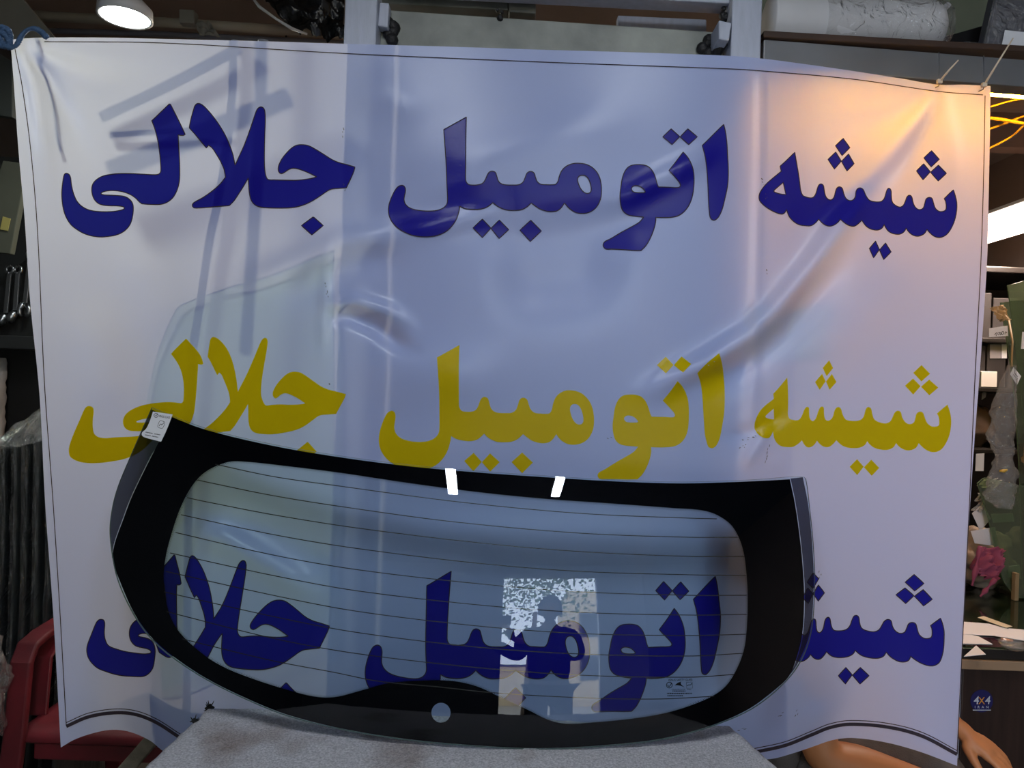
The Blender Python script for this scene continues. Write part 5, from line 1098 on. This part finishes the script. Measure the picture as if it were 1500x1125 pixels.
def head_parts(c, face, s=1.0):
    c = Vector(c); fw = Vector(face).normalized(); up = Vector((0, 0, 1)); sd = fw.cross(up).normalized(); v = []; f = []; n = 28
    for i in range(n + 1):
        th = math.pi * i / n
        for j in range(n):
            a = 2 * math.pi * j / n; d = Vector((math.sin(th) * math.cos(a), math.sin(th) * math.sin(a), math.cos(th)))
            rx = .098; ry = .076; rz = .118
            x, y, z = d.x * rx, d.y * ry, d.z * rz
            if d.z < 0: y *= 1 + .28 * d.z; x *= 1 + .12 * d.z + (.10 * -d.z if d.x > 0 else -.10 * -d.z)
            if d.x > .8: x += .022 * max(0, 1 - (d.y / .28) ** 2) * max(0, 1 - ((d.z + .12) / .20) ** 2) ; x -= .007 * math.exp(-((abs(d.y) - .38) / .14) ** 2 - ((d.z - .06) / .10) ** 2)
            if d.x > .6: x += .006 * math.exp(-(d.y / .3) ** 2 - ((d.z + .42) / .07) ** 2)
            v.append(c + (fw * x + sd * y + up * z) * s)
    for i in range(n):
        for j in range(n): f.append((i*n+j, (i+1)*n+j, (i+1)*n+(j+1)%n, i*n+(j+1)%n))
    ears = []
    for q in (-1, 1):
        e = c + (sd * q * .076 - fw * .005 - up * .01) * s; ears.append(skin(*chain((e - up*.028*s, .009*s), (e + sd*q*.008*s, .012*s), (e + up*.026*s + sd*q*.006*s, .011*s)), sub=1))
    return [(v, f)] + ears, (c, fw, sd, up, s)
def face_bits(info, t, hairm):
    c, fw, sd, up, s = info
    for q in (-1, 1):
        e = c + (fw * .082 + sd * q * .030 + up * .008) * s
        o = MB().rev([(.0115*math.sin(a), -.0115*math.cos(a)) for a in [i*math.pi/8 for i in range(9)]], e, fw, 16).build('eye', M['eye_white'], t)
        MB().rev([(.0, .0), (.005, -.0006)], e + fw * .0118, fw, 14).build('iris', M['iris'], o)
    MB().tube([c + (fw*.087 - sd*.022 - up*.058)*s, c + (fw*.096 - up*.055)*s, c + (fw*.087 + sd*.022 - up*.058)*s], [.003, .006, .003], 8).build('lips', M['lip'], t)
    v = []; f = []; n = 26; m = 14
    for i in range(m + 1):
        th = (math.pi * .60) * i / m
        for j in range(n):
            a = 2*math.pi*j/n; thh = th * (0.62 if math.cos(a) > .45 else 1.0); d = Vector((math.sin(thh)*math.cos(a), math.sin(thh)*math.sin(a), math.cos(thh))); q = 1.09 + .05 * noise.noise(d * 9)
            v.append(c + (fw*d.x*.098 + sd*d.y*.077 + up*d.z*.119) * s * q)
    for i in range(m):
        for j in range(n): f.append((i*n+j, (i+1)*n+j, (i+1)*n+(j+1)%n, i*n+(j+1)%n))
    o = raw('hair', v, f, hairm, t, True); sl_ = o.modifiers.new('thick', 'SOLIDIFY'); sl_.thickness = .012
M['skin'] = mat('skin', lin(190, 128, 84), 0.5, var=0.06, vscale=14); M['skin'].node_tree.nodes['Principled BSDF'].inputs['Subsurface Weight'].default_value = 0.06
M['eye_white'] = mat('eye white', lin(220, 216, 210), 0.3); M['iris'] = mat('iris', lin(50, 34, 24), 0.3); M['lip'] = mat('lips', lin(160, 94, 84), 0.5)
M['hair'] = mat('black hair', lin(24, 20, 18), 0.6, bump=0.5, bscale=80)
M['denim'] = mat('grey denim', lin(104, 98, 94), 0.85, var=0.0, col2=lin(78, 72, 70), vscale=14, bump=0.35, bscale=300)
M['tee'] = mat('dark cotton shirt', lin(38, 38, 42), 0.85, bump=0.3, bscale=30); M['shoe'] = mat('black shoe', lin(24, 24, 26), 0.5)
# seated person: faces right (+X); near forearm on the near thigh, far hand hanging past the knee
HX, HY, SZ = 0.70, 2.02, 0.46
pe = thing('person', 'seated person in grey trousers behind the banner, forearm on thigh', 'person', (HX, HY, 0))
El = P(1196, 1108, 1.80); Wr = P(1388, 1158, 1.80); Kn = Vector((1.11, 1.885, 0.475))
Lh = P(1412, 1072, 1.90)                         # far wrist
K2 = Vector((1.10, 2.16, 0.475)); K2 = Vector((1.03, 2.14, .475))
body = tree({
 'pelvis': (None, (HX, HY, .51), .10), 'waist': ('pelvis', (HX + .01, HY, .68), (.115, .10)), 'chest': ('waist', (HX + .06, HY, .90), (.15, .12)), 'collar': ('chest', (HX + .10, HY, 1.04), (.10, .08)), 'neck': ('collar', (HX + .13, HY, 1.11), .055), 'skull': ('neck', (HX + .155, HY, 1.17), .05),
 'rs': ('collar', (HX + .10, HY - .17, 1.00), .062), 're': ('rs', tuple(El), .051), 'rf': ('re', tuple(El.lerp(Wr, .24)), .060), 'rw': ('rf', tuple(El.lerp(Wr, .97)), .031),
 'ls': ('collar', (HX + .10, HY + .17, 1.00), .062), 'le': ('ls', (HX + .22, HY + .14, .72), .046), 'lf': ('le', tuple(Vector((HX + .22, HY + .14, .72)).lerp(Lh, .35)), .046), 'lw': ('lf', tuple(Lh), .028),
 'rh': ('pelvis', (HX + .05, HY - .10, .475), .07), 'rk': ('rh', tuple(Kn), .062), 'rc': ('rk', (1.14, 1.89, .30), .056), 'ra': ('rc', (1.12, 1.89, .10), .04), 'rt': ('ra', (1.24, 1.88, .045), .036),
 'lh': ('pelvis', (HX + .05, HY + .10, .475), .07), 'lk': ('lh', tuple(K2), .062), 'lc': ('lk', (1.03, 2.15, .30), .056), 'la': ('lc', (1.01, 2.15, .10), .04), 'lt': ('la', (1.12, 2.15, .045), .036)})
hp, hinfo = head_parts((HX + .19, HY, 1.27), (1, -.1, -.25))
parts = [body] + hp
hd = (P(1458, 1108, 1.86) - Lh)
parts += hand(Lh, hd, Vector((.35, -.55, .65)), Vector((-.2, -.6, -.5)), .16, 0.98, [.10, .16, .20, .26])
parts += hand(El.lerp(Wr, 1.0), (Wr - El), Vector((0, -.5, .8)), Vector((0, .8, .4)), .3)
v, f = merge(parts, 0.0055); raw('body', v, f, M['skin'], pe, True); face_bits(hinfo, pe, M['hair'])
v, f = tree({'p': (None, (HX, HY, .505), .155), 'w': ('p', (HX, HY, .64), .145), 'rh': ('p', (HX + .05, HY - .105, .475), .108), 'rm': ('rh', (.92, 1.90, .482), .094), 'rk': ('rm', (Kn.x, Kn.y, .475), .082), 'rc': ('rk', (1.145, 1.89, .30), .078), 'ra': ('rc', (1.125, 1.89, .10), .064),
 'lh': ('p', (HX + .05, HY + .105, .475), .108), 'lm': ('lh', (.92, 2.14, .482), .094), 'lk': ('lm', (K2.x, K2.y, .475), .08), 'lc': ('lk', (1.03, 2.15, .30), .078), 'la': ('lc', (1.01, 2.15, .10), .064)})
v = [q + Vector((0, 0, 1)) * .016 * noise.noise(q * 13) + Vector((0, 1, 0)) * .008 * noise.noise(q * 22) for q in v]
raw('trousers', v, f, M['denim'], pe, True)
v, f = tree({'w': (None, (HX + .0, HY, .60), (.155, .15)), 'c': ('w', (HX + .06, HY, .89), (.17, .142)), 'k': ('c', (HX + .10, HY, 1.035), (.12, .095)), 'rs': ('k', (HX + .10, HY - .17, 1.0), .078), 'ru': ('rs', (HX + .16, HY - .21, .84), .068), 'ls': ('k', (HX + .10, HY + .17, 1.0), .078), 'lu': ('ls', (HX + .17, HY + .16, .84), .068)})
raw('shirt', v, f, M['tee'], pe, True)
for x, y in ((1.12, 1.89), (1.01, 2.15)):
    v, f = skin(*chain(((x - .03, y, .048), .05), ((x + .06, y, .046), .047), ((x + .14, y, .042), .043), ((x + .19, y, .036), .033))); raw('shoe', v, f, M['shoe'], pe, True)
sl2 = thing('stool', 'low wooden stool under the seated person behind the banner', 'stool', (HX - .02, HY, 0))
bev(MB().box((HX - .20, HY - .19, .325), (HX + .16, HY + .19, .36)).build('seat', M['ply'], sl2))
for x in (-.18, .11):
    for y in (-.17, .135): bev(MB().box((HX + x, HY + y, 0), (HX + x + .035, HY + y + .035, .324)).build('leg', M['ply'], sl2))
# ------------------------------------------------------------------ in front of the glass: what it mirrors
M['street'] = mat('pale street paving', lin(150, 146, 138), 0.85, var=0.15, vscale=2)
M['facade'] = mat('sunlit beige facade', lin(214, 196, 164), 0.8, var=0.06, vscale=2)
struct('trim_5', MB().box((-14, -16, -0.12), (14, YF - 0.13, -0.02)), M['street'])
bd_ = thing('street_building', 'beige building across the street mirrored in the rear window', 'building', (6.0, -11, -.02))
bev(MB().box((3.0, -12.5, -.02), (10.5, -10.5, 6.2)).build('facade', M['facade'], bd_), 0.02)
M['pane_dark'] = mat('dark window pane', lin(40, 46, 54), 0.15)
for i in range(4):
    for j in range(2):
        x = 3.5 + i * 1.7; z = 1.4 + j * 2.3; fw_ = bev(MB().box((x, -10.5, z), (x + .9, -10.44, z + 1.3)).build('window', M['wall_front'], bd_))
        MB().box((x + .08, -10.438, z + .08), (x + .82, -10.43, z + 1.22)).build('pane', M['pane_dark'], fw_)
gw = thing('street_wall', 'low beige wall across the street mirrored below the tree', 'wall', (-2, -12.5, -.02))
bev(MB().box((-7, -12.6, -.02), (2.9, -12.4, 2.4)).build('wall_body', M['facade'], gw), .02); bev(MB().box((-7, -12.66, 2.4), (2.9, -12.34, 2.5)).build('coping', M['wall_front'], gw), .01)
M['leaf'] = mat('sunlit leaves', lin(88, 112, 52), 0.6, var=0.4, vscale=3); M['bark'] = mat('bark', lin(80, 66, 52), 0.9, bump=0.5, bscale=20)
tr_ = thing('street_tree', 'leafy street tree mirrored in the middle of the rear window', 'tree', (.9, -6.2, -.02))
MB().tube([(.9, -6.2, -.02), (.95, -6.2, 1.2), (1.0, -6.2, 2.4), (1.1, -6.2, 3.6)], [.13, .11, .09, .05], 12).build('trunk', M['bark'], tr_)
rnd = random.Random(5); mb = MB()
for _ in range(1500):
    d = Vector((rnd.gauss(0, 1), rnd.gauss(0, .7), rnd.gauss(0, .75))); c = Vector((1.0, -6.2, 4.6)) + d * .95
    if c.z < 2.0: continue
    a = Vector((rnd.uniform(-1, 1), rnd.uniform(-1, 1), rnd.uniform(-1, 1))).normalized(); b = a.orthogonal(); s = rnd.uniform(.04, .09)
    mb.add([c - a*s, c + b*s*.45, c + a*s, c - b*s*.45], [(0, 1, 2, 3)])
mb.build('leaves', M['leaf'], tr_)
# the person taking the photo, mirrored as a dark figure
ph = thing('person', 'standing person in dark clothes mirrored in the rear window', 'person', (0.42, -0.52, 0))
PXx, PY = 0.42, -0.52
body = tree({
 'pelvis': (None, (PXx, PY, .92), (.15, .12)), 'waist': ('pelvis', (PXx, PY, 1.08), (.14, .11)), 'chest': ('waist', (PXx, PY, 1.30), (.165, .12)), 'collar': ('chest', (PXx, PY, 1.43), (.10, .08)), 'neck': ('collar', (PXx, PY + .02, 1.50), .055), 'skull': ('neck', (PXx, PY + .03, 1.56), .05),
 'rs': ('collar', (PXx + .19, PY, 1.40), .06), 're': ('rs', (PXx + .20, PY + .14, 1.16), .045), 'rw': ('re', (.115, -.20, 1.30), .029),
 'ls': ('collar', (PXx - .19, PY, 1.40), .06), 'le': ('ls', (PXx - .24, PY + .14, 1.16), .045), 'lw': ('le', (-.05, -.20, 1.30), .029),
 'rh': ('pelvis', (PXx + .09, PY, .86), .09), 'rk': ('rh', (PXx + .10, PY + .02, .48), .06), 'ra': ('rk', (PXx + .11, PY, .09), .042), 'rt': ('ra', (PXx + .12, PY + .13, .035), .034),
 'lh': ('pelvis', (PXx - .09, PY, .86), .09), 'lk': ('lh', (PXx - .10, PY + .02, .48), .06), 'la': ('lk', (PXx - .11, PY, .09), .042), 'lt': ('la', (PXx - .12, PY + .13, .035), .034)})
hp, hinfo = head_parts((PXx, PY + .05, 1.64), (0, 1, -.15))
parts = [body] + hp + hand((.11, -.19, 1.31), (-.25, .6, .8), (.8, .2, .2), (-.5, .8, 0), .5, .95) + hand((-.045, -.19, 1.31), (.05, .6, .8), (-.8, .2, .2), (.5, .8, 0), .5, .95)
v, f = merge(parts, 0.008); raw('body', v, f, M['skin'], ph, True); face_bits(hinfo, ph, M['hair'])
v, f = tree({'w': (None, (PXx, PY, .90), (.17, .14)), 'c': ('w', (PXx, PY, 1.30), (.185, .14)), 'k': ('c', (PXx, PY, 1.42), (.12, .095)), 'rs': ('k', (PXx + .19, PY, 1.40), .076), 're': ('rs', (PXx + .20, PY + .14, 1.17), .062), 'rw': ('re', (.15, -.23, 1.28), .045), 'ls': ('k', (PXx - .19, PY, 1.40), .076), 'le': ('ls', (PXx - .24, PY + .14, 1.17), .062), 'lw': ('le', (-.03, -.24, 1.28), .045)})
raw('jacket', v, f, M['tee'], ph, True)
v, f = tree({'p': (None, (PXx, PY, .92), (.165, .135)), 'rh': ('p', (PXx + .09, PY, .85), .105), 'rk': ('rh', (PXx + .10, PY + .02, .48), .08), 'ra': ('rk', (PXx + .11, PY, .10), .07), 'lh': ('p', (PXx - .09, PY, .85), .105), 'lk': ('lh', (PXx - .10, PY + .02, .48), .08), 'la': ('lk', (PXx - .11, PY, .10), .07)})
raw('trousers', v, f, M['tee'], ph, True)
for q in (-1, 1):
    v, f = skin(*chain(((PXx + q*.11, PY - .03, .046), .048), ((PXx + q*.115, PY + .06, .044), .045), ((PXx + q*.12, PY + .15, .038), .038), ((PXx + q*.12, PY + .19, .034), .03))); raw('shoe', v, f, M['shoe'], ph, True)

pn = thing('phone', 'dark phone held up by the standing person mirrored in the glass', 'phone', (0.02, -.03, 1.36))
bev(MB().box((-.055, -.032, 1.365), (.095, -.024, 1.437)).build('phone_body', M['black_plastic'], pn), .003)
MB().box((-.05, -.0335, 1.37), (.09, -.0325, 1.432)).build('screen', M['pane_dark'], pn)
